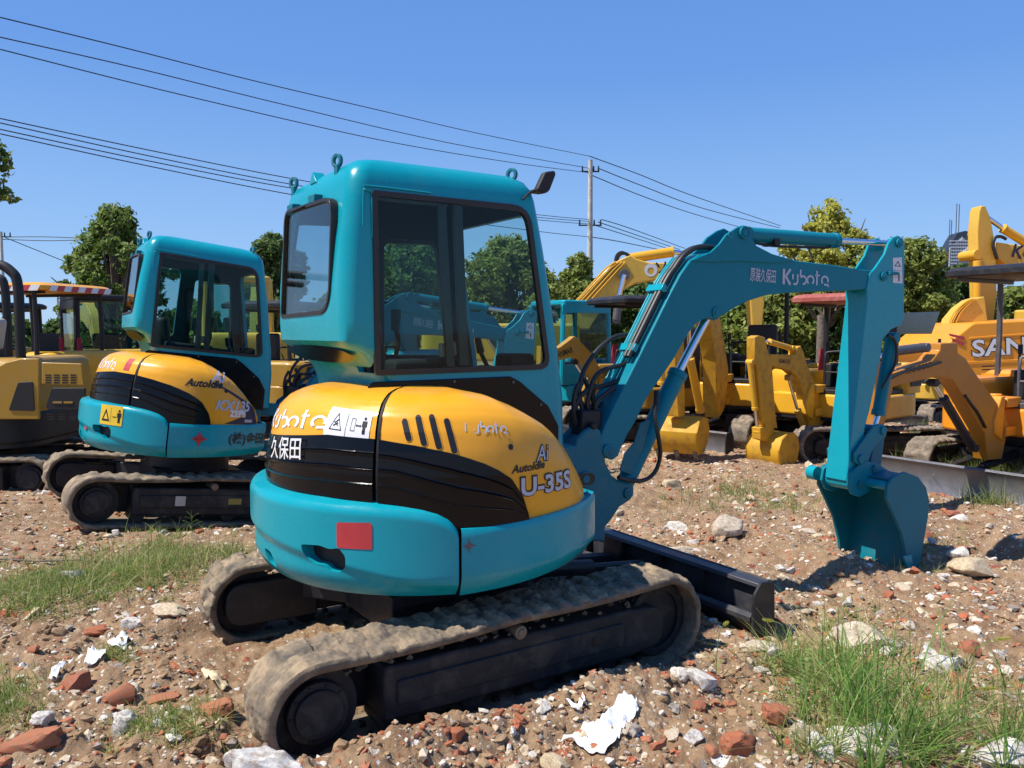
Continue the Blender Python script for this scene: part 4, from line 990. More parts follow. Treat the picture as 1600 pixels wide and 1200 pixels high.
# ================================================================ second teal machine
A = empty('mini_excavator', AF.matrix() @ Matrix.Rotation(A_PITCH, 4, 'Y'), 'farther teal mini excavator with amber hood and yellow warning sticker on its counterweight', 'excavator', 'kept teal excavators')
make_excavator(A, False)
for o in C.objects:
    if o.parent == A and o.name.split('.')[0] in ('rubber_track', 'track_frame', 'drive_cover', 'drive_sprocket', 'idler_wheel', 'bottom_roller', 'carrier_roller', 'centre_frame', 'blade_arm', 'blade_cylinder', 'dozer_blade'):
        o.location = (.06, 0, -.03); o.rotation_euler = (0, 0, R(4.2))
def second_decals(root):
    hood = find(root, 'engine_hood'); cw = find(root, 'counterweight'); sk = find(root, 'side_skirt'); rh = find(root, 'rear_hood')
    def surf(p0, z0, ext, fn): K = math.degrees(1 / .84); return lambda u, v: fn(p0 - u * K, z0 + v, ext)
    cf = lambda p, z, e: ((.862 + e) * math.cos(R(p)), -(.862 + e) * math.sin(R(p)), z)
    w = lambda t, k=1.: max(x for x, y in t[0])
    t = text2d('KX135', .115, .004, .25); decal('lettering', t, surf(85, .97, .004, hood_pt), M['silver'], hood)
    sw = art_poly([(-.14, .22), (.05, .14), (.34, -.0), (.36, -.14), (.02, -.14), (.22, -.06), (.16, .06)]); decal('swoosh', sw, surf(80, .995, .0025, hood_pt), M['navy'], hood)
    t = text2d('ZEPII', .07, .004); decal('lettering', t, surf(76, .92, .005, hood_pt), M['white'], hood)
    t = text2d('SERIES', .03, .001); decal('lettering', t, surf(66, .875, .005, hood_pt), M['white'], hood)
    t = text2d('AutoIdle', .085, .003, .35); decal('lettering', t, surf(102, 1.15, .003, hood_pt), M['ink'], hood)
    t = text2d('Ai', .13, .003, .35); decal('lettering', t, surf(88, 1.20, .003, hood_pt), M['silver'], hood)
    decal('lock_hole', art_poly(circle(0, 0, .016)), surf(79, 1.13, .003, hood_pt), M['ink'], hood)
    decal('red_reflector', art_poly([(0, 0), (.07, 0), (.07, .10), (0, .10)]), surf(143, 1.22, .003, hood_pt), M['red'], rh)
    decal('lettering', kub(.10), surf(178, 1.21, .003, hood_pt), M['white'], rh)
    for p in (163, 133): decal('red_reflector', art_poly(circle(0, 0, .026, 14)), surf(p, .71, -.008, cf), M['red'], cw)
    st = decal('warning_sticker', art_poly([(0, 0), (.22, 0), (.22, .16), (0, .16)]), surf(148, .765, .004, cf), M['yel_dec'], cw)
    art = art_join(art_poly([(.02, .03), (.10, .03), (.06, .13)], [[(.035, .045), (.085, .045), (.06, .105)]]), art_move(person_icon(.11), .19, .025), stroke([(.13, .07), (.165, .07)], .006), stroke([(.11, .02), (.11, .14)], .002))
    decal('pictogram', art, surf(148, .765, .006, cf), M['ink'], st)
    t = text2d('(株)金田興業', .10, .002); decal('lettering', t, surf(76, .70, .004, cf), M['ink'], sk)
    L = [stroke([(0, .06), (0, -.06)], .012), stroke([(-.06, 0), (.06, 0)], .012), art_poly([(0, .045), (.045, 0), (0, -.045), (-.045, 0)])]
    decal('red_emblem', art_join(*L), surf(92, .72, .004, cf), M['red'], sk)
    MB().plate([(-.28, .19), (-.20, .19), (-.20, .27), (-.28, .27)], -.8285, -.8275, 'y').build('data_plate', M['box'], find(root, 'track_frame'), smooth=0)
    MB().plate([(.15, .20), (.26, .20), (.26, .25), (.15, .25)], -.8285, -.8275, 'y').build('data_plate', M['yel_dull'], find(root, 'track_frame'), smooth=0)
second_decals(A)

# ================================================================ other machines
def house(root, T, col, dark, hood_h=1.36, vents=True, ballast=None):
    plan = fillet([(-.82, -.78), (.50, -.78), (.62, -.55), (.62, .55), (.50, .78), (-.82, .78)], [.5, .1, .1, .1, .1, .5], 8)
    b = MB(T).plate(plan, .54, .84, 'z').build('house_base', ballast or col, root, .03, seg=3)
    MB(T).plate([(p[0] * .97, p[1] * .97) for p in plan], .50, .545, 'z').build('base_plate', M['dark'], b)
    rows = []
    hp = fillet([(-.80, -.76), (-.30, -.76), (-.24, -.70), (-.24, .70), (-.30, .76), (-.80, .76)], [.45, .06, .06, .06, .06, .45], 8)
    for z, k in ((.84, 1.), (1.15, 1.), (hood_h - .12, .985), (hood_h - .05, .95), (hood_h - .01, .88), (hood_h, .78)):
        rows.append([((x + .5) * k - .5, y * k, z) for x, y in hp])
    m = MB(T).grid(rows, True); k = len(hp); n = len(m.v); m.f.append(tuple(range(n - k, n)))
    h = m.build('engine_hood', col, root, smooth=45)
    rows = []
    sp = fillet([(-.28, -.77), (.50, -.77), (.58, -.60), (.58, -.36), (-.28, -.36)], [.02, .12, .06, .03, .02], 5)
    for z, kk in ((.84, 1.), (1.02, 1.), (1.10, .97), (1.13, .9)): rows.append([((x - .15) * kk + .15, (y + .56) * kk - .56, z) for x, y in sp])
    m = MB(T).grid(rows, True); k = len(sp); n = len(m.v); m.f.append(tuple(range(n - k, n))); m.build('side_cover', col, root, smooth=45)
    MB(T).plate([(-.25, -.34), (.60, -.34), (.60, .72), (-.25, .72)], .84, .90, 'z').build('floor', dark, root, .01)
    if vents:
        v = MB(T)
        for s in (-1, 1):
            v.plate(fillet([(-.66, .93), (-.34, .93), (-.34, 1.12), (-.60, 1.12)], .03), s * .762, s * .772, 'y')
        v.build('vent_panel', M['rubber'], h, .004)
        for j in range(2):
            for i in range(4):
                for s in (-1,): MB(T).box(-.66 + i * .085, -.60 + i * .085, s * .772 - .002, s * .756, 1.18 + j * .04, 1.195 + j * .04).build('vent_slot', M['rubber'], h)
    return h
def cabin(root, T, style, roofmat, z=2.2, stripes=False, x0=-.45, x1=.65, y0=-.35, y1=.72, postmat=None):
    pm = postmat or M['rubber']
    if style == 'cab':
        m = MB(T); r = .05
        for (x, y) in ((x0, y0), (x0, y1), (x1, y0), (x1, y1)): m.cyl((x, y, .85), (x * .92, y * .96, z - .04), r, n=8)
        for y in (y0, y1): m.box(x0, x1, y - .02, y + .02, .85, 1.22).box(x0, x1, y - .022, y + .022, z - .2, z - .05)
        m.box(x0 - .02, x0 + .02, y0, y1, .85, 1.3).box(.1, .16, y0 - .012, y0 + .02, .85, z - .05)
        c = m.build('cab_frame', roofmat, root, .006)
        MB(T).plate(fillet([(x0 - .04, y0 - .03), (x1 * .97, y0 - .03), (x1 * .97, y1 + .03), (x0 - .04, y1 + .03)], .08), z - .07, z + .03, 'z').build('cab_roof', roofmat, root, .03, seg=3)
        for nm, q, ax, t in (('side_pane', [(x0, 1.15), (x1, 1.15), (x1, z - .08), (x0, z - .08)], 'y', y0), ('side_pane', [(x0, 1.15), (x1, 1.15), (x1, z - .08), (x0, z - .08)], 'y', y1), ('rear_pane', [(y0, 1.3), (y1, 1.3), (y1, z - .08), (y0, z - .08)], 'x', x0), ('front_pane', [(y0, 1.0), (y1, 1.0), (y1, z - .08), (y0, z - .08)], 'x', x1)):
            MB(T).plate(q, t, t + .004, ax).build(nm, M['glass'], c, smooth=0)
    elif style == 'canopy':
        for (x, y) in ((x0, y0), (x0, y1)) + (((x1, y0), (x1, y1)) if stripes else ()):
            MB(T).tube([(x, y, .88), (x - .02, y, 1.6), (x, y, z)], .032, 8, False).build('canopy_post', pm, root)
        pl = fillet([(x0 - .22, y0 - .06), (x1 + .12, y0 - .06), (x1 + .12, y1 + .06), (x0 - .22, y1 + .06)], .12, 4)
        rows = []
        for zz, k in ((z, .97), (z + .015, 1.), (z + .065, 1.), (z + .10, .93), (z + .115, .8)): rows.append([((x - .1) * k + .1, (y - .18) * k + .18, zz) for x, y in pl])
        m = MB(T).grid(rows, True); k = len(pl); n = len(m.v); m.f.append(tuple(range(n - k, n))); m.f.append(tuple(range(k - 1, -1, -1)))
        rf = m.build('canopy_roof', roofmat, root, smooth=35)
        MB(T).box(x0 - .1, x1, y0 + .05, y0 + .10, z - .04, z).box(x0 - .1, x1, y1 - .1, y1 - .05, z - .04, z).build('roof_rail', pm, rf, .004)
        if stripes:
            a, b, c, d = x0 - .225, x1 + .125, y0 - .065, y1 + .065; st = MB(T); wh = MB(T); n = 9
            for (p, q) in (((a + .1, c), (b - .1, c)), ((a, d - .1), (a, c + .1)), ((b, c + .1), (b, d - .1)), ((b - .1, d), (a + .1, d))):
                P, Q = Vector(p), Vector(q); L_ = (Q - P)
                for i in range(n):
                    u0, u1 = P + L_ * (i / n), P + L_ * ((i + 1) / n); sl = L_ * (.35 / n)
                    vs = [(u0.x, u0.y, z - .01), (u1.x, u1.y, z - .01), (u1.x + sl.x, u1.y + sl.y, z + .070), (u0.x + sl.x, u0.y + sl.y, z + .070)]
                    (st if i % 2 else wh).add(vs, [(0, 1, 2, 3)])
            wh.build('white_stripes', M['white'], rf, smooth=0); st.build('red_stripes', M['red'], rf, smooth=0)
    elif style == 'rops':
        MB(T).tube([(x0 + .10, y0, .9), (x0 + .05, y0, 1.7), (x0 + .05, y0, z - .15), (x0 + .12, y0 + .03, z - .03), (x0 + .3, y0 + .06, z), (x0 + .3, y1 - .06, z), (x0 + .12, y1 - .03, z - .03), (x0 + .05, y1, z - .15), (x0 + .05, y1, 1.7), (x0 + .1, y1, .9)], .045, 10).build('roll_bar', pm, root)
        for y in (y0, y1): MB(T).tube([(x0 - .14, y, .95), (x0 - .16, y, z - .3), (x0 - .02, y, z - .06)], .04, 8).build('roll_bar_brace', pm, root)
    s = MB(T).box(-.18, .18, .02, .44, 1.05, 1.20).box(-.26, -.14, .03, .43, 1.18, 1.62).box(-.1, .1, .1, .36, .9, 1.05); s.build('seat', M['seat'], root, .04, seg=3)
    for y in (-.12, .58):
        MB(T).box(-.15, .15, y - .06, y + .06, .90, 1.22).build('console', M['rubber'], root, .02)
        MB(T).tube([(.12, y, 1.2), (.16, y, 1.34), (.14, y, 1.42)], .013, 8).cyl((.14, y, 1.4), (.145, y, 1.5), .024).build('control_lever', M['rubber'], root)
    MB(T).tube([(.50, .05, .92), (.50, .05, 1.30), (.46, .10, 1.38), (.46, .50, 1.38), (.50, .55, 1.30), (.50, .55, .92)], .016, 8).tube([(.5, .05, 1.12), (.5, .55, 1.12)], .012, 8, False).build('guard_rail', pm, root)
    for y in (.22, .38): MB(T).tube([(.42, y, .90), (.40, y, 1.18), (.34, y, 1.28)], .011, 8).build('travel_lever', M['grey'], root)
def cloth(root, T, x, y, z, h=.28):
    m = MB(T); rows = []
    for i in range(8):
        t = i / 7; w = .030 + .035 * t - .02 * t * t; row = []
        for k in range(13):
            a = 2 * math.pi * k / 12; r = w * (1 + .35 * math.sin(3 * a + t * 2)); row.append((x + r * math.cos(a), y + .6 * r * math.sin(a), z - h * t))
        rows.append(row)
    m.grid(rows).build('rag', M['cloth'], root, smooth=60)
def link_front(root, T, fb, mats, boom, arm, cyls=(), bk=None, w=.075, lug=None, bw=.24, text=None, s=1., teeth=4):
    """boom, arm: pixel outlines in the boom plane (fb) or (x,z) lists when fb is None"""
    tr = (lambda p, y=0.: [(a / s, b / s) for a, b in fb.tr(y * s, p)]) if fb else (lambda p, y=0.: p)
    bo = MB(T).plate(tr(boom, -w), -w, w, 'y').build('boom', mats[0], root, .008)
    if lug: MB(T).plate(tr(lug, -w), -w - .012, -w + .012, 'y').plate(tr(lug, -w), w - .012, w + .012, 'y').build('boom_lug', mats[0], bo, .004)
    if arm:
        a = MB(T).plate(tr(arm, -w), -w * .95, w * .95, 'y').build('arm', mats[0], root, .008)
    for nm, p0, p1, p2, rb, rr, y, cm in cyls:
        a_, b_, c_ = tr([p0, p1, p2]); cylinder_part(root, T, nm, a_, b_, c_, rb, rr, cm, y)
    if bk:
        P = tr(bk['side'], -bw) if fb else bk['side']; S = tr(bk['shell'], -bw) if fb else bk['shell']; ce = (tr([bk['centre']], -bw)[0]) if fb else bk['centre']
        bucket(root, T, dict(side=P, shell=S, centre=ce), bw, (mats[0], mats[1]), teeth)
        if 'link' in bk: MB(T).plate(tr(bk['link']), -.06, .06, 'y').build('bucket_link', mats[0], root, .006)
    if text:
        for t, p0, p1, hpx, mt in text:
            q0, q1 = tr([p0, p1], -w); hh = tr([(p0[0], p0[1] - hpx)], -w)[0][1] - q0[1]
            side = -w - .003; 
            if q1[0] < q0[0]: side = w + .003; q0, q1 = tr([p0, p1], w)
            d = Vector((q1[0] - q0[0], q1[1] - q0[1])); ar = text2d(t, 1, .02); k = d.length / max(x for x, y in ar[0]); kh = hh / max(y for x, y in ar[0]); dn = d.normalized(); up = Vector((-dn.y, dn.x)) if side < 0 else Vector((dn.y, -dn.x))
            decal('lettering', ([(x * k, y * kh) for x, y in ar[0]], ar[1]), lambda u, v: T @ Vector((q0[0] + dn.x * u + up.x * v, side, q0[1] + dn.y * u + up.y * v)), mt, bo)
    return bo
def bracket_part(root, T, mat, x=.62, x2=.98):
    MB(T).box(x - .08, x2 - .08, -.10, .10, .56, .66).box(x - .08, x2 - .08, -.10, .10, .86, .96).cyl((x2 - .04, 0, .52), (x2 - .04, 0, 1.0), .06, n=16).plate([(x2 - .03, .52), (x2 + .12, .60), (x2 + .14, .74), (x2 + .02, .98), (x2 - .06, .98)], -.09, .09, 'y').build('swing_bracket', mat, root, .01)
STD = dict(boom=BF.tr(0, [(994, 567), (1049, 456), (1079, 407), (1112, 392), (1133, 367), (1149, 356), (1160, 352), (1172, 362), (1180, 384), (1205, 397), (1301, 414), (1379, 424), (1386, 433), (1379, 448), (1332, 454), (1229, 458), (1167, 471), (1118, 496), (1088, 506), (1053, 561), (1010, 623), (980, 680), (966, 713), (957, 719), (946, 716), (938, 704), (944, 668)]),
           arm=BF.tr(0, [(1353, 452), (1357, 428), (1381, 397), (1394, 371), (1402, 368), (1412, 384), (1411, 495), (1392, 514), (1374, 560), (1350, 668), (1333, 752), (1321, 752), (1336, 623)]),
           side=BF.tr(-.27, [(1385, 757), (1392, 746), (1412, 737), (1433, 745), (1445, 761), (1450, 782), (1448, 808), (1441, 848), (1434, 886), (1428, 903), (1417, 901), (1416, 876), (1394, 802)]),
           shell=BF.tr(-.27, [(1390, 749), (1412, 740), (1430, 746), (1443, 762), (1448, 783), (1446, 808), (1439, 848), (1432, 886), (1427, 906)]),
           cyl=[('crowd_cylinder', *BF.tr(0, [(1162, 366), (1306, 376), (1397, 381)])), ('lift_cylinder', *BF.tr(0, [(972, 764), (1060, 582), (1109, 488)])), ('bucket_cylinder', *BF.tr(0, [(1393, 528), (1372, 648), (1364, 676)]))])
def std_front(root, T, mats, dx=1.0, dy=0., ang=0., bent=0.):
    T2 = T @ Matrix.Translation((dx, dy, 0)) @ Matrix.Rotation(R(ang), 4, 'Z')
    bracket_part(root, T @ Matrix.Translation((dx - 1, dy, 0)), mats[0])
    sc = STD['shell']
    link_front(root, T2, None, mats, STD['boom'], STD['arm'], [(n, a, b, c, .045, .022, 0., mats[0]) for n, a, b, c in STD['cyl']], dict(side=STD['side'], shell=sc, centre=(sc[5][0] - .25, sc[5][1])), bw=.26)
def machine(X, Y, Z, yaw_u, yaw_h, s, label, group):
    f = Frame(X, Y, Z, yaw_u); r = empty('mini_excavator' if s < 1.4 else 'excavator', f.matrix() @ Matrix.Scale(s, 4), label, 'excavator', group)
    return r, Matrix.Rotation(R(yaw_u - yaw_h), 4, 'Z'), Frame(X, Y, Z, yaw_h)
GY = 'excavators parked on the rubble lot'
def zz(x, y): return gz1(x, y) - .01
# --- yellow mini excavator with the red canopy (K)
r, T, fh = machine(4.42, 10.65, .0, 258, 231, 1, 'small yellow mini excavator under a faded red canopy', GY)
make_under(r, False, False, 'rust'); house(r, T, M['yellow'], M['rubber'], 1.2); cabin(r, T, 'canopy', M['redroof'], 2.02, x0=-.3, x1=.45, y0=-.40, y1=.5)
bracket_part(r, T, M['yellow'], x2=.85)
link_front(r, T, fh, (M['yellow_worn'], M['ochre']), [(1252, 668), (1243, 615), (1233, 588), (1221, 578), (1193, 571), (1187, 562), (1190, 553), (1231, 554), (1232, 543), (1238, 540), (1243, 552), (1247, 566), (1263, 605), (1277, 637), (1277, 655), (1264, 672)],
    [(1166, 527), (1172, 524), (1182, 527), (1186, 545), (1193, 570), (1199, 650), (1202, 668), (1184, 668), (1177, 647), (1171, 575), (1166, 562)],
    [('crowd_cylinder', (1236, 544), (1202, 534), (1176, 531), .035, .018, 0, M['yellow']), ('lift_cylinder', (1265, 690), (1246, 640), (1232, 590), .04, .02, 0, M['ochre']), ('bucket_cylinder', (1172, 566), (1180, 640), (1184, 674), .036, .02, .0, M['yellow'])],
    dict(side=[(1189, 670), (1180, 672), (1171, 682), (1166, 698), (1167, 714), (1174, 731), (1184, 728), (1195, 712), (1199, 692), (1196, 676)], shell=[(1192, 671), (1180, 671), (1171, 681), (1166, 698), (1167, 714), (1174, 732)], centre=(1188, 702), link=[(1181, 668), (1198, 662), (1206, 676), (1196, 690), (1182, 686)]), w=.06, bw=.22,
    text=[('KOMATSU', (1217, 567), (1234, 568), 6, M['ink'])])
cloth(r, T, .48, -.02, 1.42); MB(T).box(.50, .53, .32, .52, 1.0, 1.16).build('notice_board', M['white'], r, .004)
# --- yellow excavator with blade and big bucket (J)
r, T, fh = machine(3.45, 11.95, .0, 229, 216, 1.08, 'yellow excavator with a pale steel dozer blade and rust-streaked bucket behind the teal boom cylinder', GY)
make_under(r, False, True, 'rust')
for o in list(C.objects):
    if o.parent == r and o.name.split('.')[0] == 'dozer_blade': o.data.materials[0] = M['bladegrey']
house(r, T, M['yellow'], M['rubber'], 1.15, ballast=M['yellow']); cabin(r, T, 'canopy', M['amber'], 2.12, x0=-.2, x1=.8, y0=-.62, y1=.55)
bracket_part(r, T, M['yellow'], x2=.85)
fb = Frame(3.45, 11.95, 0, 213)
T2 = T @ Matrix.Rotation(R(3), 4, 'Z')
link_front(r, T2, fb, (M['yellow_worn'], M['rust']), [(1098, 625), (1097, 560), (1090, 520), (1082, 490), (1066, 455), (1040, 440), (1040, 424), (1074, 430), (1092, 455), (1104, 500), (1117, 575), (1117, 592), (1110, 640), (1102, 652)],
    [(1028, 430), (1040, 424), (1044, 450), (1046, 560), (1048, 648), (1038, 650), (1032, 560)],
    [('lift_cylinder', (1094, 640), (1078, 560), (1074, 480), .05, .026, 0, M['yellow']), ('bucket_cylinder', (1030, 520), (1034, 600), (1036, 640), .045, .024, .0, M['yellow'])],
    dict(side=[(1030, 648), (1022, 654), (1017, 672), (1018, 690), (1023, 704), (1030, 700), (1036, 686), (1039, 665), (1036, 650)], shell=[(1038, 650), (1030, 647), (1022, 653), (1017, 672), (1018, 690), (1023, 705)], centre=(1034, 680)), w=.09, bw=.27, s=1.08, teeth=3)
MB(T2).plate([(a / 1.08, b / 1.08) for a, b in fb.tr(-.3, [(1052, 520), (1092, 512), (1092, 606), (1048, 608)])], -.30, -.26, 'y').build('wind_panel', M['dark'], r, .01)
cloth(r, T, .55, -.1, 1.5)
# --- orange mini excavator on the right (L)
r, T, fh = machine(5.72, 8.62, .0, 238, 238, 1, 'orange mini excavator with black canopy, long steel blade and grass round its tracks', GY)
make_under(r, False, True, 'rust')
for o in list(C.objects):
    if o.parent == r and o.name.split('.')[0] == 'dozer_blade': o.data.materials[0] = M['bladegrey']
house(r, T, M['orange'], M['grey'], 1.2); cabin(r, T, 'canopy', M['dark'], 2.22, x0=-.25, x1=.75, y0=-.55, y1=.55, postmat=M['grey']); bracket_part(r, T, M['orange'], x2=.9)
link_front(r, T, fh, (M['boom_orange'], M['rust']), [(1520, 716), (1515, 675), (1480, 615), (1465, 592), (1442, 587), (1385, 599), (1362, 607), (1350, 600), (1352, 588), (1385, 577), (1432, 563), (1445, 547), (1446, 536), (1472, 535), (1473, 551), (1485, 559), (1500, 582), (1545, 642), (1553, 660), (1542, 714)],
    [(1340, 566), (1350, 560), (1360, 575), (1372, 605), (1352, 690), (1340, 690), (1345, 620)],
    [('crowd_cylinder', (1444, 543), (1395, 549), (1350, 566), .045, .022, 0, M['grey']), ('lift_cylinder', (1520, 700), (1474, 622), (1458, 598), .042, .02, 0, M['dark'])], None, w=.075, text=[('YANMAR', (1414, 585), (1457, 573), 9, M['ink'])])
for p in ([(1382, 596), (1415, 580), (1445, 573), (1470, 566)], [(1508, 618), (1518, 632), (1528, 645), (1540, 668)]):
    q = fh.tr(.09, p); MB(T).tube([(x, .09, z) for x, z in q], .014, 8).build('boom_hose', M['hose'], r)
# --- yellow mini excavator by the cyan cab (G)
r, T, fh = machine(2.0, 12.2, .0, 245, 245, 1, 'yellow mini excavator with black canopy seen between the teal cab and teal boom', GY)
make_under(r, False, True, 'rust'); house(r, T, M['ochre'], M['rubber']); cabin(r, T, 'canopy', M['dark'], 2.05, y0=-.4, y1=.6); bracket_part(r, T, M['ochre'], x2=.9)
link_front(r, T, fh, (M['ochre'], M['rust']), [(948, 640), (938, 615), (924, 601), (903, 567), (890, 557), (870, 562), (840, 566), (838, 552), (868, 542), (884, 530), (890, 525), (897, 530), (903, 537), (918, 553), (940, 592), (962, 640)],
    [(838, 540), (848, 548), (846, 640), (836, 640)], [('lift_cylinder', (950, 650), (925, 610), (898, 566), .04, .02, 0, M['dark'])], None, w=.07, text=[('YANMAR', (867, 561), (896, 550), 9, M['ink'])])
cloth(r, T, .5, .0, 1.45)
# --- cyan cab machine (F)
r = empty('mini_excavator', Frame(.98, 14.0, -.02, 238).matrix() @ Matrix.Scale(.92, 4), 'cyan excavator with glazed cab, just right of the big cab', 'excavator', GY)
make_under(r, False); T = Matrix()
house(r, T, M['teal'], M['dark'], 1.3); cabin(r, T, 'cab', M['teal'], 2.35); std_front(r, T, (M['teal_shaded'], M['dark']))
# --- left side machines
r, T, fh = machine(-5.55, 8.35, .0, 268, 268, 1, 'ochre mini excavator cropped by the left edge, with vented hood and black roll bar', GY)
make_under(r, False, True, 'mud2'); house(r, T, M['ochre'], M['rubber'], 1.38, False, ballast=M['rubber']); cabin(r, T, 'none', M['rubber'], 2.28); std_front(r, T, (M['ochre'], M['rust']))
MB(T).tube([(-.66, .5, .95), (-.66, .5, 1.6), (-.66, .5, 2.08), (-.60, .5, 2.23), (-.42, .5, 2.31), (.1, .5, 2.33), (1.2, .5, 2.33)], .048, 12).tube([(.02, -.45, .95), (.02, -.45, 2.05), (.1, -.45, 2.24), (.3, -.45, 2.3), (1.2, -.45, 2.3)], .045, 10).build('roll_bar', M['rubber'], r)
MB(T).box(-.30, -.18, .1, .42, 1.45, 1.78, Matrix.Rotation(R(-10), 3, 'Y')).build('headrest', M['box'], r, .04, seg=3)
hd = find(r, 'engine_hood'); yy = .765
MB(T).plate(fh.tr(yy, [(-60, 655), (-50, 600), (10, 566), (34, 560), (62, 560), (62, 655)]), yy - .02, yy + .012, 'y').build('side_cover', M['ochre'], r, .01)
MB(T).plate(fillet(fh.tr(yy, [(66, 566), (128, 568), (132, 602), (66, 600)]), .01), yy - .01, yy + .012, 'y').build('hood_door', M['ochre'], hd, .008)
MB(T).plate(fillet(fh.tr(yy, [(15, 641), (30, 597), (53, 596), (56, 642)]), .02), yy + .010, yy + .020, 'y').build('radiator_grille', M['rubber'], hd, .004)
MB(T).plate(fillet(fh.tr(yy, [(72, 636), (82, 606), (134, 606), (134, 640), (76, 640)]), .02), yy - .01, yy + .014, 'y').build('vent_panel', M['rubber'], hd, .004)
for i in range(4):
    for j in range(4): MB(T).plate(fh.tr(yy, [(72 + i * 13, 585 + j * 4), (81 + i * 13, 585 + j * 4), (81 + i * 13, 587 + j * 4), (72 + i * 13, 587 + j * 4)]), yy + .012, yy + .015, 'y').build('vent_slot', M['ink'], hd)
for i in range(3):
    for j in range(3): MB(T).plate(fh.tr(yy, [(74 + i * 17, 646 + j * 4), (85 + i * 17, 646 + j * 4), (85 + i * 17, 648 + j * 4), (74 + i * 17, 648 + j * 4)]), yy - .0, yy + .004, 'y').build('vent_slot', M['ink'], hd)
for i in range(2): MB(T).plate(fh.tr(yy, [(84 + i * 17, 627), (98 + i * 17, 627), (98 + i * 17, 630), (84 + i * 17, 630)]), yy + .014, yy + .020, 'y').build('vent_bar', M['ochre'], hd)
r, T, fh = machine(-6.95, 11.9, .0, 262, 285, 1, 'yellow excavator with a canopy edged in red and white stripes', GY)
make_under(r, False, True, 'mud2'); house(r, T, M['yellow'], M['rubber']); cabin(r, T, 'canopy', M['amber'], 2.22, True, x0=-.5, x1=.8, y0=-.5, y1=.7); std_front(r, T, (M['yellow'], M['rust']))
for x in (-.1, .25, .5): cloth(r, T, x, -.5, 1.55, .4)
r, T, fh = machine(-6.75, 13.6, .0, 240, 320, 1, 'yellow excavator with black framed glass cab left of the farther teal machine', GY)
make_under(r, False, True, 'mud2'); house(r, T, M['lemon'], M['rubber']); cabin(r, T, 'cab', M['rubber'], 2.22); std_front(r, T, (M['lemon'], M['rust']))
r, T, fh = machine(-9.3, 14.6, .0, 250, 300, 1, 'excavator with a dark lettered canopy behind the striped one', GY)
make_under(r, False, True, 'mud2'); house(r, T, M['yellow'], M['rubber']); cabin(r, T, 'canopy', M['dark'], 2.05, x0=-.5, x1=.9); std_front(r, T, (M['yellow'], M['rust']))
t = text2d('MIA', .16, .01); decal('lettering', t, lambda u, v: T @ Vector((.45 - u, .79, 2.055 + v * .5)) if 0 else T @ Vector((-.2 - u + .4, .785, 2.06 + v * .55)), M['white'], find(r, 'canopy_roof'))
r, T, fh = machine(-3.55, 12.6, .0, 235, 20, 1, 'ochre excavator with dark canopy seen in the gap between the two teal machines', GY)
make_under(r, False, True, 'rust'); house(r, T, M['ochre'], M['rubber'], 1.2); cabin(r, T, 'canopy', M['dark'], 2.0); std_front(r, T, (M['ochre'], M['rust']))
r, T, fh = machine(-1.6, 13.2, .0, 228, 330, 1, 'teal excavator with open canopy seen through the windows of the nearest cab', GY)
make_under(r, False, True, 'rust'); house(r, T, M['teal'], M['rubber']); cabin(r, T, 'canopy', M['teal'], 1.95); std_front(r, T, (M['teal_shaded'], M['rust']))
r, T, fh = machine(-5.6, 17.0, .0, 232, 345, 1.2, 'large lemon yellow excavator seen through the cab of the farther teal machine', GY)
make_under(r, False, True, 'rust'); house(r, T, M['lemon'], M['rubber']); cabin(r, T, 'cab', M['lemon'], 2.3); std_front(r, T, (M['lemon'], M['rust']))
r, T, fh = machine(7.6, 15.2, -.1, 225, 225, .95, 'yellow excavator with a tilted dark glass panel behind the bucket arm', GY)
make_under(r, False, True, 'rust'); house(r, T, M['lemon'], M['rubber'], 1.2, False); q = fh.tr(.3, [(1396, 531), (1400, 498), (1465, 495), (1452, 530)]); MB(T).plate(fillet([(x / .95, (z + .1) / .95) for x, z in q], .03), .28, .36, 'y').build('glass_panel', M['black'], r, .02); MB(T).tube([(-.2, -.3, .9), (-.2, -.3, 1.7)], .03, 8, False).tube([(-.2, .5, .9), (-.2, .5, 1.7)], .03, 8, False).tube([(.7, -.3, .9), (.7, -.3, 1.5)], .03, 8, False).tube([(.7, .5, .9), (.7, .5, 1.5)], .03, 8, False).build('panel_post', M['rubber'], r)
# --- the three big ones
def big_under(r):
    for s in (-1, 1):
        me = belt_mesh('track_belt', s * 1.0 - .28, s * 1.0 + .28, -1.5, 1.5, .36, .36, .42, [M['rust'], M['mud2']], n=220, across=6, pitch=.19, lug=.03, mud=.004, steel=True); t = link(bpy.data.objects.new('steel_track', me), r)
        MB().plate(fillet([(-1.5, .2), (1.5, .2), (1.5, .62), (-1.5, .62)], .1), s - .2, s + .2, 'y').build('track_frame', M['rust'], t, .02)
    MB().cyl((0, 0, .5), (0, 0, 1.0), .6, n=28).box(-.7, .7, -.9, .9, .4, .75).build('centre_frame', M['dark'], r, .02)
f = Frame(13.9, 21.6, -.05, 268); r = empty('excavator', f.matrix(), 'large sun-yellow excavator with big white lettering and two red slashes on its side', 'excavator', 'large excavators at the back of the lot')
big_under(r)
side = fillet([(a, b) for a, b in f.tr(1.3, [(1470, 545), (1521, 504), (1760, 492), (1760, 590), (1500, 588), (1487, 575)])], .08, 3)
b = MB().plate(side, -1.3, 1.3, 'y').build('house_side', M['sany'], r, .05, seg=3)
rb = f.tr(1.32, [(1515, 527), (1600, 521), (1700, 516), (1700, 519), (1600, 524), (1516, 531)]); MB().plate(rb, 1.28, 1.315, 'y').build('side_crease', M['sany'], b, .01)
rb = f.tr(1.32, [(1500, 565), (1600, 561), (1700, 557), (1700, 562), (1600, 566), (1502, 570)]); MB().plate(rb, 1.28, 1.315, 'y').build('side_crease', M['sany'], b, .01)
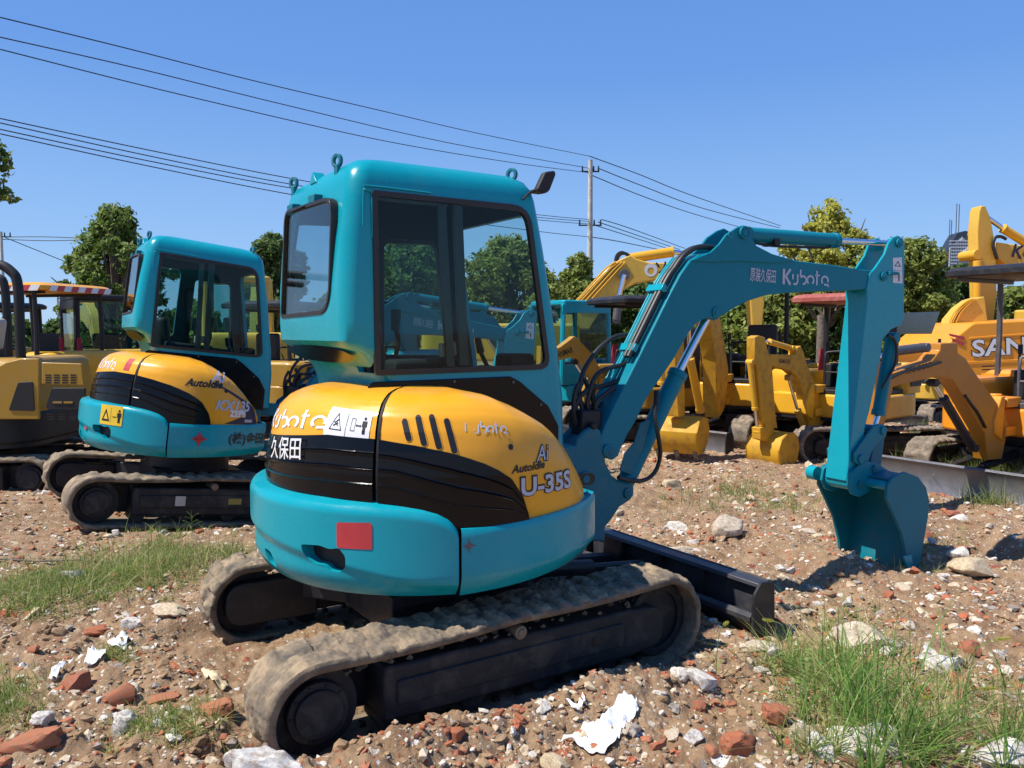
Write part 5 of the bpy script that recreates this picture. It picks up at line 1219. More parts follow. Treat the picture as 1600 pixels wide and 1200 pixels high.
q0, q1 = f.tr(1.31, [(1518, 557), (1640, 549)]); hh = f.tr(1.31, [(1518, 531)])[0][1] - q0[1]; d = Vector((q1[0] - q0[0], q1[1] - q0[1])); dn = d.normalized(); up = Vector((dn.y, -dn.x))
for off, sc_, mt, e in ((.05, 1.0, M['ink'], 1.318), (.022, 1.0, M['white'], 1.326)):
    a = text2d('SANY', 1, off, 0, 1.35); k = d.length / 3.6; kh = hh / .72
    decal('lettering', ([(x * k, y * kh) for x, y in a[0]], a[1]), lambda u, v: (q0[0] + dn.x * u + up.x * v, e, q0[1] + dn.y * u + up.y * v), mt, b)
for pts in ([(1482, 521), (1507, 526), (1507, 531), (1484, 525)], [(1484, 527), (1507, 535), (1506, 541), (1490, 533)]): MB().plate(f.tr(1.31, pts), 1.31, 1.318, 'y').build('red_slash', M['red'], b, smooth=0)
cb = MB().box(-3.2, -1.9, -1.2, -.2, 1.4, 2.9); cb.build('cab', M['dark'], r, .06)
MB().plate(f.tr(.3, [(1483, 520), (1490, 498), (1505, 480), (1522, 468), (1540, 463), (1545, 500), (1530, 530)]), -.25, .25, 'y').build('boom', M['lemon'], r, .02)
for k in range(3): MB().tube([(x, .28 + .0 * k, z) for x, z in f.tr(.3, [(1484 + k * 5, 504), (1492 + k * 5, 488), (1508 + k * 4, 473), (1520 + k * 3, 467)])], .025, 6).build('hard_line', M['yellow'], r)
f = Frame(17.5, 24.5, -.05, 264); r = empty('excavator', f.matrix(), 'tall pale yellow excavator whose vertical arm stands above the hedge', 'excavator', 'large excavators at the back of the lot')
big_under(r); MB().plate(fillet([(-2.4, -1.2), (1.4, -1.2), (1.4, 1.2), (-2.4, 1.2)], .3), 1.0, 2.4, 'z').build('house_side', M['lemon'], r, .06)
tr = lambda p, y=.25: f.tr(y, p)
bo = MB().plate(tr([(1556, 378), (1600, 384), (1680, 400), (1740, 470), (1760, 520), (1730, 520), (1690, 450), (1600, 421), (1570, 412), (1556, 400)]), -.25, .25, 'y').build('boom', M['lemon'], r, .03)
MB().plate(tr([(1531, 330), (1534, 321), (1541, 321), (1549, 340), (1557, 385), (1559, 460), (1554, 500), (1532, 500), (1529, 400), (1528, 362)]), -.22, .22, 'y').build('arm', M['lemon'], r, .03)
a, b2, c = tr([(1640, 395), (1576, 355), (1540, 330)]); cylinder_part(r, Matrix(), 'crowd_cylinder', a, b2, c, .13, .07, M['yellow'], 0.)
a, b2, c = tr([(1524, 408), (1524, 470), (1524, 495)]); MB().cyl((a[0], .34, a[1]), (b2[0], .34, b2[1] - .9), .12, n=14).build('bucket_cylinder', M['yellow'], r, .01)
MB().cyl((tr([(1524, 396)])[0][0], -.35, tr([(1524, 398)])[0][1]), (tr([(1524, 396)])[0][0], .38, tr([(1524, 398)])[0][1]), .15, n=14).build('arm_pin', M['yellow'], r, .01)
MB().tube([(x, .30, z) for x, z in tr([(1556, 405), (1550, 385), (1553, 372), (1562, 370), (1570, 374)])], .05, 8).build('hose', M['hose'], r)
q0, q1 = tr([(1579, 400), (1625, 412)], .26); d = Vector((q1[0] - q0[0], q1[1] - q0[1])); dn = d.normalized(); up = Vector((dn.y, -dn.x)); a = text2d('KOMATSU', 1, .02)
decal('lettering', ([(x * .55, y * .55) for x, y in a[0]], a[1]), lambda u, v: (q0[0] + dn.x * u + up.x * v, .27, q0[1] + dn.y * u + up.y * v), M['navy'], bo)
f = Frame(.2, 20.0, -.05, 88); r = empty('excavator', f.matrix(), 'large yellow excavator whose boom arches above the cyan cab', 'excavator', 'large excavators at the back of the lot')
big_under(r); MB().plate(fillet([(-2.4, -1.2), (1.4, -1.2), (1.4, 1.2), (-2.4, 1.2)], .3), 1.0, 1.9, 'z').build('house_side', M['lemon'], r, .06)
tr = lambda p, y=-.25: f.tr(y, p)
bo = MB().plate(tr([(868, 510), (884, 490), (901, 470), (938, 431), (957, 411), (978, 401), (986, 398), (994, 404), (1015, 410), (1053, 411), (1120, 415), (1180, 425), (1180, 440), (1120, 440), (1070, 438), (1031, 436), (994, 443), (965, 458), (943, 478), (920, 515)]), -.25, .25, 'y').build('boom', M['lemon'], r, .03)
MB().plate(tr([(1168, 400), (1180, 405), (1196, 470), (1190, 540), (1180, 540), (1172, 460)]), -.2, .2, 'y').build('arm', M['lemon'], r, .03)
a, b2, c = tr([(988, 402), (1055, 392), (1170, 408)]); cylinder_part(r, Matrix(), 'crowd_cylinder', a, b2, c, .125, .06, M['yellow'], 0.)
a, b2, c = tr([(962, 500), (966, 462), (974, 430)]); cylinder_part(r, Matrix(), 'lift_cylinder', a, b2, c, .10, .07, M['grey'], -.36)
for k in range(4): MB().tube([(x, -.28, z + .0) for x, z in tr([(897 + k * 7, 474), (925 + k * 7, 443), (945 + k * 7, 421), (962 + k * 5, 409)], -.28)], .025, 6).build('hard_line', M['yellow'], bo)
MB().tube([(x, -.2, z) for x, z in tr([(962, 408), (965, 398), (973, 394), (984, 400)])], .04, 6).tube([(x, .0, z) for x, z in tr([(966, 406), (972, 396), (982, 395), (988, 402)])], .04, 6).build('hose', M['hose'], bo)
q0, q1 = tr([(1023, 427), (1060, 424)], -.26); d = Vector((q1[0] - q0[0], q1[1] - q0[1])); dn = d.normalized(); up = Vector((-dn.y, dn.x)); a = text2d('ソカ製', 1, .02)
decal('lettering', ([(x * .36, y * .36) for x, y in a[0]], a[1]), lambda u, v: (q0[0] + dn.x * u + up.x * v, -.255, q0[1] + dn.y * u + up.y * v), M['navy'], bo)
x, z = tr([(1017, 422)], -.26)[0]; MB().plate(circle(x, z, .16, 20), -.256, -.252, 'y', holes=[circle(x, z - .02, .09, 12)]).build('round_emblem', M['white'], bo, smooth=0)
# ================================================================ trees
def leafmat(name, a, b, c=None):
    m, nt, bs = nodes(name); g = nt.nodes.new('ShaderNodeNewGeometry')
    st = [(0, a), (.55, b), (1, c or b)]; r = ramp(nt, st, g.outputs['Random Per Island'])
    n = noise(nt, g.outputs['Position'], .9, 3); k = ramp(nt, [(.35, (.95,) * 3), (.65, (1.4,) * 3)], n)
    mm = nt.nodes.new('ShaderNodeMix'); mm.data_type = 'RGBA'; mm.blend_type = 'MULTIPLY'; mm.inputs[0].default_value = 1
    nt.links.new(r.outputs[0], mm.inputs[6]); nt.links.new(k.outputs[0], mm.inputs[7])
    out = [n for n in nt.nodes if n.type == 'OUTPUT_MATERIAL'][0]
    nt.links.new(mm.outputs[2], bs.inputs['Base Color']); bs.inputs['Roughness'].default_value = .6; bs.inputs['Specular IOR Level'].default_value = .3
    t = nt.nodes.new('ShaderNodeBsdfTranslucent'); nt.links.new(mm.outputs[2], t.inputs[0]); mx = nt.nodes.new('ShaderNodeMixShader'); mx.inputs[0].default_value = .42
    nt.links.new(bs.outputs[0], mx.inputs[1]); nt.links.new(t.outputs[0], mx.inputs[2]); nt.links.new(mx.outputs[0], out.inputs[0]); return m
M['leaf'] = leafmat('green_leaves', (.07, .125, .025), (.14, .21, .045), (.24, .29, .08))
M['leaf2'] = leafmat('olive_leaves', (.11, .155, .03), (.21, .255, .055), (.33, .35, .10))
M['leaf3'] = leafmat('yellow_green_leaves', (.26, .29, .05), (.42, .41, .08), (.52, .48, .12))
M['leaf4'] = leafmat('deep_green_leaves', (.05, .095, .024), (.09, .15, .04), (.15, .21, .065))
M['bark'] = muddy('bark', (.22, .18, .14), (.07, .055, .045), 12.)
M['grass'] = leafmat('grass_blades', (.10, .17, .03), (.22, .29, .07), (.48, .42, .20))
M['straw'] = leafmat('dry_straw', (.42, .33, .16), (.55, .45, .24))
M['grass2'] = leafmat('weed_leaves', (.08, .17, .03), (.14, .27, .05), (.30, .34, .12))
def leaves(rs, centres, radii, n, size, shell=.55, flat=.85):
    """quads scattered in the outer shells of many lumps"""
    centres = np.asarray(centres, float); radii = np.asarray(radii, float)
    pr = radii ** 2; pr = pr / pr.sum(); idx = rs.choice(len(centres), n, p=pr)
    d = rs.normal(size=(n, 3)); d /= np.linalg.norm(d, axis=1)[:, None]; j = rs.randint(0, 15, n)
    rr = (shell + (1.08 - shell) * rs.rand(n) ** .7) * radii[idx] * (.72 + .5 * rs.rand(len(centres), 15)[idx, j])
    # clumping: pull leaves toward twig clusters
    tw = rs.normal(size=(len(centres), 15, 3)); tw /= np.linalg.norm(tw, axis=2)[:, :, None]
    tdir = tw[idx, j]; mix_ = rs.rand(n, 1) < .86
    d = np.where(mix_, tdir + .21 * rs.normal(size=(n, 3)), d); d /= np.linalg.norm(d, axis=1)[:, None]
    P = centres[idx] + d * rr[:, None] * np.array([1, 1, flat])
    N = d * .6 + rs.normal(size=(n, 3)) * .6 + np.array([0, 0, .35]); N /= np.linalg.norm(N, axis=1)[:, None]
    a = np.cross(N, rs.normal(size=(n, 3))); a /= np.linalg.norm(a, axis=1)[:, None]; b = np.cross(N, a)
    s = size * (.55 + .9 * rs.rand(n, 1)); a = a * s; b = b * s * .5
    V = np.stack([P - a, P + b + N * s * .12, P + a, P - b + N * s * .12], 1).reshape(-1, 3); F = np.arange(4 * n).reshape(n, 4); return V, F
def make_tree(name, x, y, h, w, mat, label, cat='tree', group=None, n=9000, size=.13, lumps=16, base=.28, seed=0, shell=.5, trunk=.12, sparse=False, shape='round'):
    rs = np.random.RandomState(seed); z0 = gz1(x, y) - .05
    root = empty(name, Matrix.Translation((x, y, z0)), label, cat, group)
    cs = []; rd = []
    for i in range(lumps):
        t = (i + .5) / lumps; ang = i * 2.399 + rs.uniform(-.4, .4)
        zz_ = base * h + (h - base * h) * (.10 + .78 * t)
        env = math.sin(math.pi * min(1, .18 + .80 * t)) ** .75 if shape == 'round' else (1.05 - .75 * t if shape == 'cone' else .9)
        r = w / 2 * env * rs.uniform(.35, 1.0); k = w * (.19 if not sparse else .108) * rs.uniform(.5, 1.35)
        cs.append((r * math.cos(ang) * 1.12, r * math.sin(ang) * 1.0, zz_)); rd.append(k)
    cs.append((0, 0, h - rd[-1] * .9)); rd.append(w * .17)
    V, F = leaves(rs, cs, rd, n, size, shell); me = npmesh('crown', V, F, [mat]); link(bpy.data.objects.new('crown', me), root)
    m = MB(); th = h * (base + .15); rr_ = trunk
    m.tube([(0, 0, 0), (.04 * h * rs.uniform(-.3, .3), .02 * h, th * .5), (0, 0, th), (.02 * h * rs.uniform(-1, 1), 0, h * .8)], [rr_, rr_ * .25], 8)
    for c, k in list(zip(cs, rd))[::1]:
        s = Vector((0, 0, max(th * .55, c[2] * .55))); e = Vector(c); mid = (s + e) / 2 + Vector((0, 0, -.05 * h)) * rs.uniform(0, 1)
        m.tube([s, mid, e, e + (e - mid) * .4], [rr_ * .4, rr_ * .06], 5)
    m.build('trunk', M['bark'], root, smooth=60); return root
def tree_px(name, px, Y, ytop, wpx, mat, label, **k):
    """position by the photograph: column px, distance Y, top row ytop, width in px"""
    p = at(px, 520, Y); x = p.x; zt_ = at(px, ytop, Y).z; z0 = gz1(x, Y); return make_tree(name, x, Y, zt_ - z0, wpx / FPX * Y, mat, label, **k)
TB = 'trees along the far edge of the lot'
tree_px('broadleaf_tree', 182, 24, 320, 175, M['leaf'], 'airy broadleaf tree standing behind the farther teal cab', n=19000, size=.08, seed=3, lumps=46, group=TB, base=.18, sparse=True, trunk=.16)
tree_px('broadleaf_tree', 428, 27, 360, 100, M['leaf4'], 'slim dark green tree between the two teal cabs', n=20000, size=.09, seed=4, lumps=26, group=TB, base=.2)
tree_px('broadleaf_tree', 640, 30, 355, 150, M['leaf'], 'green tree seen through the rear half of the big cab windows', n=24000, size=.10, seed=5, lumps=30, group=TB, base=.2)
tree_px('broadleaf_tree', 790, 31, 365, 140, M['leaf2'], 'olive tree seen through the front half of the big cab windows', n=24000, size=.10, seed=6, lumps=30, group=TB, base=.2)
tree_px('broadleaf_tree', 905, 33, 398, 95, M['leaf2'], 'low leafy tree at the foot of the utility pole', n=18000, size=.10, seed=7, lumps=22, group=TB, base=.15)
tree_px('broadleaf_tree', 1010, 35, 432, 160, M['leaf4'], 'dark tree under the arch of the big yellow boom', n=22000, size=.115, seed=8, lumps=16, group=TB, base=.1)
tree_px('broadleaf_tree', 1112, 33, 452, 130, M['leaf'], 'rounded green tree left of the dark canopy posts', n=22000, size=.115, seed=9, lumps=16, group=TB, base=.08)
tree_px('broadleaf_tree', 1200, 31, 462, 130, M['leaf2'], 'bushy olive tree below the teal boom lettering', n=22000, size=.115, seed=10, lumps=16, group=TB, base=.08)
tree_px('broadleaf_tree', 1293, 30, 322, 150, M['leaf3'], 'sparse yellow-green tree rising above the teal boom', n=17000, size=.09, seed=11, lumps=34, group=TB, base=.4, sparse=True, shell=.3, trunk=.18)
tree_px('broadleaf_tree', 1322, 34, 395, 130, M['leaf4'], 'darker tree just behind the yellow-green one', n=22000, size=.115, seed=12, lumps=16, group=TB, base=.08)
tree_px('broadleaf_tree', 1414, 28, 368, 128, M['leaf2'], 'dense olive tree filling the gap right of the teal arm', n=60000, size=.085, seed=13, lumps=60, group=TB, base=.04, shell=.6, shape='box')
tree_px('broadleaf_tree', 1375, 30, 385, 120, M['leaf'], 'green tree partly behind the top of the teal arm', n=30000, size=.095, seed=14, lumps=34, group=TB, base=.05, shape='box')
tree_px('broadleaf_tree', 1500, 33, 412, 125, M['leaf4'], 'dark tree behind the tall pale yellow arm', n=22000, size=.115, seed=15, lumps=18, group=TB, base=.05)
tree_px('broadleaf_tree', 1250, 36, 440, 120, M['leaf'], 'green tree behind the faded red canopy', n=22000, size=.115, seed=25, lumps=16, group=TB, base=.05)
for i, (px, yt, wd, Y) in enumerate(((20, 498, 90, 40), (95, 500, 80, 42), (140, 492, 70, 40), (300, 470, 110, 38), (520, 455, 110, 38), (705, 430, 120, 37), (960, 470, 90, 40), (1060, 470, 100, 38), (1640, 430, 150, 38), (-60, 470, 120, 36), (1160, 478, 90, 37), (1410, 440, 110, 38), (1490, 430, 120, 36))):
    tree_px('distant_bush', px, Y, yt, wd, M[('leaf', 'leaf4', 'leaf2')[i % 3]], ['small round bush far off under the striped canopy', 'pale bush far off left of the framed cab', 'far bush beside the framed glass cab', 'far bush behind the farther teal cab', 'far bush just left of the big cab', 'far bush in the middle of the cab window', 'far bush behind the cyan cab', 'far bush below the big yellow boom', 'far bush at the right edge of the photo', 'far bush at the left edge of the photo', 'far bush between the dark canopy posts', 'far bush behind the teal dipper arm', 'far bush over the red slashes'][i], cat='bush', n=5000, size=.2, seed=30 + i, lumps=12, base=.02, group='bushes on the horizon')
# leafy boughs entering at the left edge: a near tree outside the frame
nt_ = make_tree('broadleaf_tree', -9.9, 13.2, 6.6, 3.6, M['leaf'], 'near tree at the left edge with only two leafy twigs showing', n=1200, size=.09, seed=41, lumps=12, base=.6, sparse=True)
rs = np.random.RandomState(5); cs = []; rd = []
for px, py, r in ((2, 238, .10), (-12, 225, .14), (8, 250, .09), (4, 262, .08), (2, 300, .12), (12, 308, .10), (-8, 296, .14), (20, 316, .05), (-30, 262, .3)):
    p = at(px, py, 12.) - Vector((-9.9, 13.2, nt_.location.z)); cs.append(tuple(p)); rd.append(r * 1.1)
V, F = leaves(rs, cs, rd, 620, .055, .1); link(bpy.data.objects.new('twig', npmesh('twig', V, F, [M['leaf']])), nt_)
m = MB()
for (a, b) in (((-60, 250), (10, 262)), ((-60, 280), (16, 310))):
    A_, B_ = at(*a, 12.) - Vector(nt_.location), at(*b, 12.) - Vector(nt_.location); m.tube([(0, 0, 3.6), A_, (A_ + B_) / 2 + Vector((0, 0, .03)), B_], [.03, .006], 6)
m.build('branch', M['bark'], nt_)
# ================================================================ poles, cables, tower
M['concrete'] = muddy('pole_concrete', (.62, .58, .52), (.42, .40, .36), 5.); M['cable'] = plain('cable', (.02, .025, .04), .6)
def pole(px, Y, ytop, r, label, arms):
    x = at(px, 520, Y).x; z = at(px, ytop, Y).z
    p = empty('utility_pole', Matrix.Translation((x, Y, 0)), label, 'utility pole'); MB().cyl((0, 0, -.1), (0, 0, z), r * 1.25, r * .75, 14).build('shaft', M['concrete'], p)
    for yy, w in arms:
        zz_ = at(px, yy, Y).z; a = MB().box(-w, w, -.03, .03, zz_ - .03, zz_ + .03).build('crossarm', M['dark'], p)
        for k in (-w * .9, w * .35, w * .9): MB().cyl((k, 0, zz_ + .04), (k, 0, zz_ + .26), .045, .03, 8).build('insulator', M['rubber'], a)
    return p
pole(921, 38, 250, .135, 'tall pale concrete utility pole behind the teal boom', ((268, .42), (352, .55)))
pole(8, 48, 362, .10, 'thin far pole by the left edge of the photo', ((370, .6),)); pole(92, 44, 462, .07, 'thin short pole above the black canopy', ())
MB().cyl((at(1283, 520, 26).x, 26, -.1), (at(1283, 520, 26).x, 26, at(1283, 492, 26).z), .15, .13, 14).build('stump', M['bark']); tag(C.objects['stump'], 'grey-brown post standing under the faded red canopy', 'post')
cables = [([(0, 27), (200, 76), (400, 127), (600, 174), (750, 209), (921, 244)], 16, 38, 'highest cable, running from the top left corner to the pole top'),
          ([(0, 58), (220, 108), (450, 165), (700, 223), (921, 263)], 17, 38, 'second highest cable on the left of the pole'),
          ([(0, 77), (300, 152), (600, 220), (800, 254), (921, 270)], 17, 38, 'third highest cable, passing just over the big cab'),
          ([(0, 185), (230, 234), (450, 278), (650, 312), (845, 336), (921, 343)], 18, 38, 'top cable of the lower bundle on the left'),
          ([(0, 192), (230, 243), (450, 287), (650, 318), (845, 340), (921, 346)], 18, 38, 'second cable of the lower bundle on the left'),
          ([(0, 202), (230, 251), (450, 293), (650, 322), (845, 344), (921, 350)], 18, 38, 'third cable of the lower bundle on the left'),
          ([(0, 209), (230, 259), (450, 303), (650, 336), (845, 362), (921, 370)], 18, 38, 'lowest and faintest cable of the left bundle'),
          ([(921, 244), (1000, 273), (1080, 305), (1220, 353)], 38, 60, 'highest cable right of the pole'), ([(935, 263), (1010, 293), (1100, 326), (1218, 356)], 38, 60, 'second cable right of the pole'),
          ([(925, 274), (1000, 305), (1080, 333), (1160, 356)], 38, 60, 'third cable right of the pole'), ([(940, 343), (985, 357), (1070, 388)], 38, 60, 'upper cable of the lower bundle right of the pole'),
          ([(935, 347), (985, 364), (1062, 390)], 38, 60, 'middle cable of the lower bundle right of the pole'), ([(930, 352), (980, 368), (1045, 389)], 38, 60, 'lower cable of the lower bundle right of the pole'),
          ([(921, 370), (960, 376), (1010, 386), (1080, 400)], 38, 60, 'lowest cable right of the pole'), ([(-60, 368), (8, 370), (70, 370), (125, 372)], 48, 48, 'upper thin cable at the left edge'),
          ([(-60, 372), (8, 374), (70, 376), (125, 375)], 48, 48, 'lower thin cable at the left edge'), ([(8, 371), (50, 388), (110, 412)], 48, 50, 'slanting thin cable at the left edge'),
          ([(1213, 330), (1300, 372), (1420, 395)], 60, 75, 'thin cable behind the yellow-green tree')][:17]
for p, Ya, Yb, lab in cables:
    n = len(p); L_ = [abs(q[0] - p[0][0]) / abs(p[-1][0] - p[0][0]) for q in p]
    q3 = [at(q[0], q[1], 1 / ((1 - t) / Ya + t / Yb)) for q, t in zip(p, L_)]
    o = MB().tube(q3, .014 if Ya < 30 else .024, 6).build('overhead_cable', M['cable']); tag(o, lab, 'cable', 'overhead cables')
# far tower top
Y = 160.; M['tower'] = plain('tower_glass', (.035, .045, .065), .4); M['rubblew'] = plain('tower_white', (.7, .7, .7), .6)
o = at(1492, 520, Y); k = Y / FPX
tw = empty('tower_building', Matrix.Translation((o.x, Y, 0)), 'dome-topped tower with thin masts far behind the trees', 'tower')
prof = [(-26, 440), (-22, 392), (-14, 376), (-8, 366), (4, 362), (14, 365), (20, 374), (24, 400), (26, 440)]
MB().plate([(a * k, at(1492, b, Y).z) for a, b in prof], -1.5, 1.5, 'y').build('tower_body', M['tower'], tw)
g = MB()
for i in range(12):
    a = -20 + i * 2.6; g.box((a) * k, (a + .9) * k, -1.8, -1.5, at(1492, 440, Y).z, at(1492, 372 + abs(i - 7) * 2.2, Y).z)
for i in range(8): g.box(-20 * k, 9 * k, -1.85, -1.6, at(1492, 378 + i * 5, Y).z - .1, at(1492, 378 + i * 5, Y).z + .1)
g.build('window_grid', M['silver'], tw)
MB().plate([(a * k, at(1492, b, Y).z) for a, b in ((7, 366), (13, 372), (19, 386), (22, 400), (10, 404), (-2, 396), (8, 388), (10, 378))], -2.0, -1.4, 'y').build('white_cladding', M['rubblew'], tw)
for a, b in ((-14, 343), (-11, 344), (-4, 318), (0, 319)): MB().cyl((a * k, 0, at(1492, 372, Y).z), (a * k, 0, at(1492, b, Y).z), .09, n=6).build('mast', M['grey'], tw)

# ================================================================ rubble
def stonemat(name, cols, sc=9.):
    m, nt, b = nodes(name); v = objc(nt); g = nt.nodes.new('ShaderNodeNewGeometry'); oi = nt.nodes.new('ShaderNodeObjectInfo')
    base = ramp(nt, [(i / max(1, len(cols) - 1), c) for i, c in enumerate(cols)], oi.outputs['Random']).outputs[0]
    n = noise(nt, v, sc, 8, .7); dirt = ramp(nt, [(.42, (0, 0, 0)), (.62, (.75,) * 3)], n).outputs[0]
    nt.links.new(mixc(nt, dirt, base, (.30, .20, .12)), b.inputs['Base Color']); b.inputs['Roughness'].default_value = .95; b.inputs['Specular IOR Level'].default_value = .2
    bump(nt, b, noise(nt, v, sc * 6, 8, .7), .6, .006); return m
M['brick'] = stonemat('red_brick', [(.44, .12, .055), (.36, .10, .06), (.48, .17, .085)]); M['stone'] = stonemat('cream_stone', [(.62, .50, .33), (.58, .50, .40), (.66, .58, .46)]); M['chalk'] = stonemat('white_mortar', [(.74, .71, .66), (.66, .64, .60), (.78, .74, .66)], 5.); M['clod'] = stonemat('soil_clod', [(.30, .19, .11), (.36, .24, .14), (.26, .16, .09)])
def rock_mesh(name, seed, sub=3, dims=(1, 1, .6), rough=.28, boxy=0., mats=()):
    bm = bmesh.new(); bmesh.ops.create_icosphere(bm, subdivisions=sub, radius=1.); rs = np.random.RandomState(seed)
    V = np.array([v.co for v in bm.verts])
    # planar chops give the broken faces
    for _ in range(9):
        n = rs.normal(size=3); n /= np.linalg.norm(n); d = rs.uniform(.45, .85); t = V @ n; V = V - np.clip(t - d, 0, None)[:, None] * n
    if boxy: V = V * (1 - boxy) + np.clip(V * 1.6, -.8, .8) * boxy
    f = rough * (vn(V[:, 0] * 2.1 + seed, V[:, 1] * 2.1 + V[:, 2] * 1.7, 31) * .5 + vn(V[:, 0] * 5 + V[:, 2] * 4, V[:, 1] * 5 + seed, 32) * .28 + vn(V[:, 0] * 12 + V[:, 2] * 9, V[:, 1] * 12, 33) * .13)
    V = V * (1 + f[:, None]) * np.array(dims)
    for v, p in zip(bm.verts, V): v.co = p
    me = bpy.data.meshes.new(name); bm.to_mesh(me); bm.free(); me.polygons.foreach_set('use_smooth', [True] * len(me.polygons)); me.set_sharp_from_angle(angle=R(32))
    for m in mats: me.materials.append(m)
    return me
def put_rock(name, me, x, y, r, rot, label, cat, group=None, sink=.3, rx=0., ry=0., sc=(1, 1, 1)):
    o = link(bpy.data.objects.new(name, me)); zz_ = gz1(x, y); o.location = (x, y, zz_ + r * (.5 - sink)); o.rotation_euler = (rx, ry, rot); o.scale = (r * sc[0], r * sc[1], r * sc[2]); return tag(o, label, cat, group)
def gnd(px, py, lift=0.):
    z = .04
    for _ in range(6): g = ground(px, py, z + lift); z = gz1(g.x, g.y)
    return ground(px, py, z + lift)
def special(name, px, py, wpx, seed, mat, label, cat, dims=(1, .8, .6), boxy=0., rot=0., rx=0., ry=0., rough=.28, sub=4, sink=.3):
    g = gnd(px, py); r = wpx / FPX * g.y / 2; me = rock_mesh(name, seed, sub, dims, rough, boxy, [M[mat]]); return put_rock(name, me, g.x, g.y, r, rot, label, cat, None, sink, rx, ry)
special('boulder', 428, 1252, 150, 1, 'chalk', 'big rough white mortar boulder in front of the near track, at the bottom edge', 'stone', (1, .6, .95), .3, .15, sub=5, sink=.0)
special('brick', 338, 1120, 62, 2, 'brick', 'broken red brick leaning left of the near track', 'brick', (1, .7, .62), .7, .5, .25, -.2)
special('brick', 50, 1166, 104, 3, 'brick', 'long red brick half buried in the bottom left corner', 'brick', (1, .48, .34), .85, .25, 0, -.12)
special('stone', 270, 975, 64, 4, 'stone', 'flat pale yellow stone left of the far track end', 'stone', (1, .6, .3))
special('stone', 208, 982, 40, 5, 'chalk', 'grey-white lump beside the flat pale yellow stone', 'stone', (1, .8, .7))
special('brick', 148, 993, 44, 6, 'brick', 'flat brick-red shard below the left grass', 'brick', (1, .7, .25), .4, .4)
special('stone', 195, 1140, 52, 7, 'chalk', 'jagged white mortar lump near the bottom left', 'stone', (1, .8, .8))
special('stone', 68, 1133, 40, 8, 'chalk', 'grey stone resting just above the long red brick', 'stone', (1, .8, .6))
special('stone', 1138, 832, 62, 9, 'stone', 'tall cream triangular stone standing beyond the blade', 'stone', (1, .7, .75), .0, .6, rough=.15)
special('stone', 1057, 824, 38, 10, 'chalk', 'round white lump left of the cream triangular stone', 'stone', (1, .8, .7))
special('stone', 1014, 858, 34, 11, 'stone', 'pale stone right behind the blade edge', 'stone', (1, .8, .55))
special('stone', 1068, 872, 60, 12, 'stone', 'long flat cream stone behind the blade', 'stone', (1, .6, .3))
special('stone', 1118, 905, 62, 13, 'stone', 'low sandy slab between the blade and the bucket', 'stone', (1, .6, .25))
special('boulder', 1520, 890, 76, 14, 'stone', 'smooth cream boulder right of the bucket', 'stone', (1, .75, .42), rough=.12)
special('brick', 1448, 842, 34, 15, 'brick', 'red brick lump just right of the bucket', 'brick', (1, .8, .8), .4)
special('brick', 1490, 805, 26, 16, 'brick', 'round brick fragment between the bucket and the steel blade', 'brick', (1, .8, .6), .3)
special('brick', 1500, 845, 46, 17, 'brick', 'flat red brick piece above the cream boulder', 'brick', (1, .6, .35), .5)
special('stone', 1186, 1018, 62, 18, 'stone', 'pale stone slab under the end of the blade', 'stone', (1, .7, .3), .2, -.3)
special('boulder', 1350, 1172, 130, 19, 'chalk', 'big white rock partly hidden by the right-hand grass', 'stone', (1, .8, .5), rough=.3, sub=5)
special('boulder', 1345, 1010, 120, 20, 'stone', 'creamy rock showing through the middle of the tall grass', 'stone', (1, .6, .4), sub=5)
special('stone', 1470, 1045, 80, 21, 'chalk', 'white stone behind the foxtail stems', 'stone', (1, .6, .45))
special('boulder', 1570, 1185, 90, 22, 'chalk', 'white rock in the bottom right corner', 'stone', (1, .8, .5))
special('brick', 1156, 1172, 62, 23, 'brick', 'rounded orange brick lump at the bottom, right of the white plastic', 'brick', (1, .8, .75), .2, sub=4)
special('brick', 1212, 1128, 50, 24, 'brick', 'brick block half under the right-hand grass', 'brick', (1, .8, .6), .6)
special('stone', 1250, 1150, 56, 25, 'stone', 'cream stone between the brick block and the big white rock', 'stone', (1, .7, .5))
special('stone', 846, 1106, 36, 26, 'chalk', 'white lump in front of the middle of the near track', 'stone', (1, .85, .75))
special('clod', 884, 1096, 36, 27, 'clod', 'brown clod beside the white lump by the track', 'stone', (1, .9, .8))
special('stone', 1060, 1058, 36, 28, 'chalk', 'white stone in front of the track end', 'stone', (1, .8, .7))
special('brick', 1092, 1110, 34, 29, 'brick', 'upright tan brick fragment right of the plastic', 'brick', (.7, .7, 1.), .5)
special('stone', 1082, 1160, 40, 30, 'chalk', 'white pebble left of the rounded orange brick', 'stone', (1, .8, .7))
special('stone', 1030, 1096, 30, 31, 'chalk', 'flat white chip above the plastic sheet', 'stone', (1, .5, .3))
special('brick', 345, 1062, 20, 32, 'brick', 'thin brick chip above the broken red brick', 'brick', (1, .7, .5), .5)
special('brick', 255, 1088, 52, 33, 'brick', 'flat dull red tile piece left of the near track', 'brick', (1, .7, .15), .5, .5)
special('stone', 1190, 1045, 26, 34, 'chalk', 'small white stone at the left rim of the grass', 'stone', (1, .8, .6))
special('stone', 1050, 765, 36, 35, 'stone', 'cream stone on the bare ground behind the blade', 'stone', (1, .8, .6))
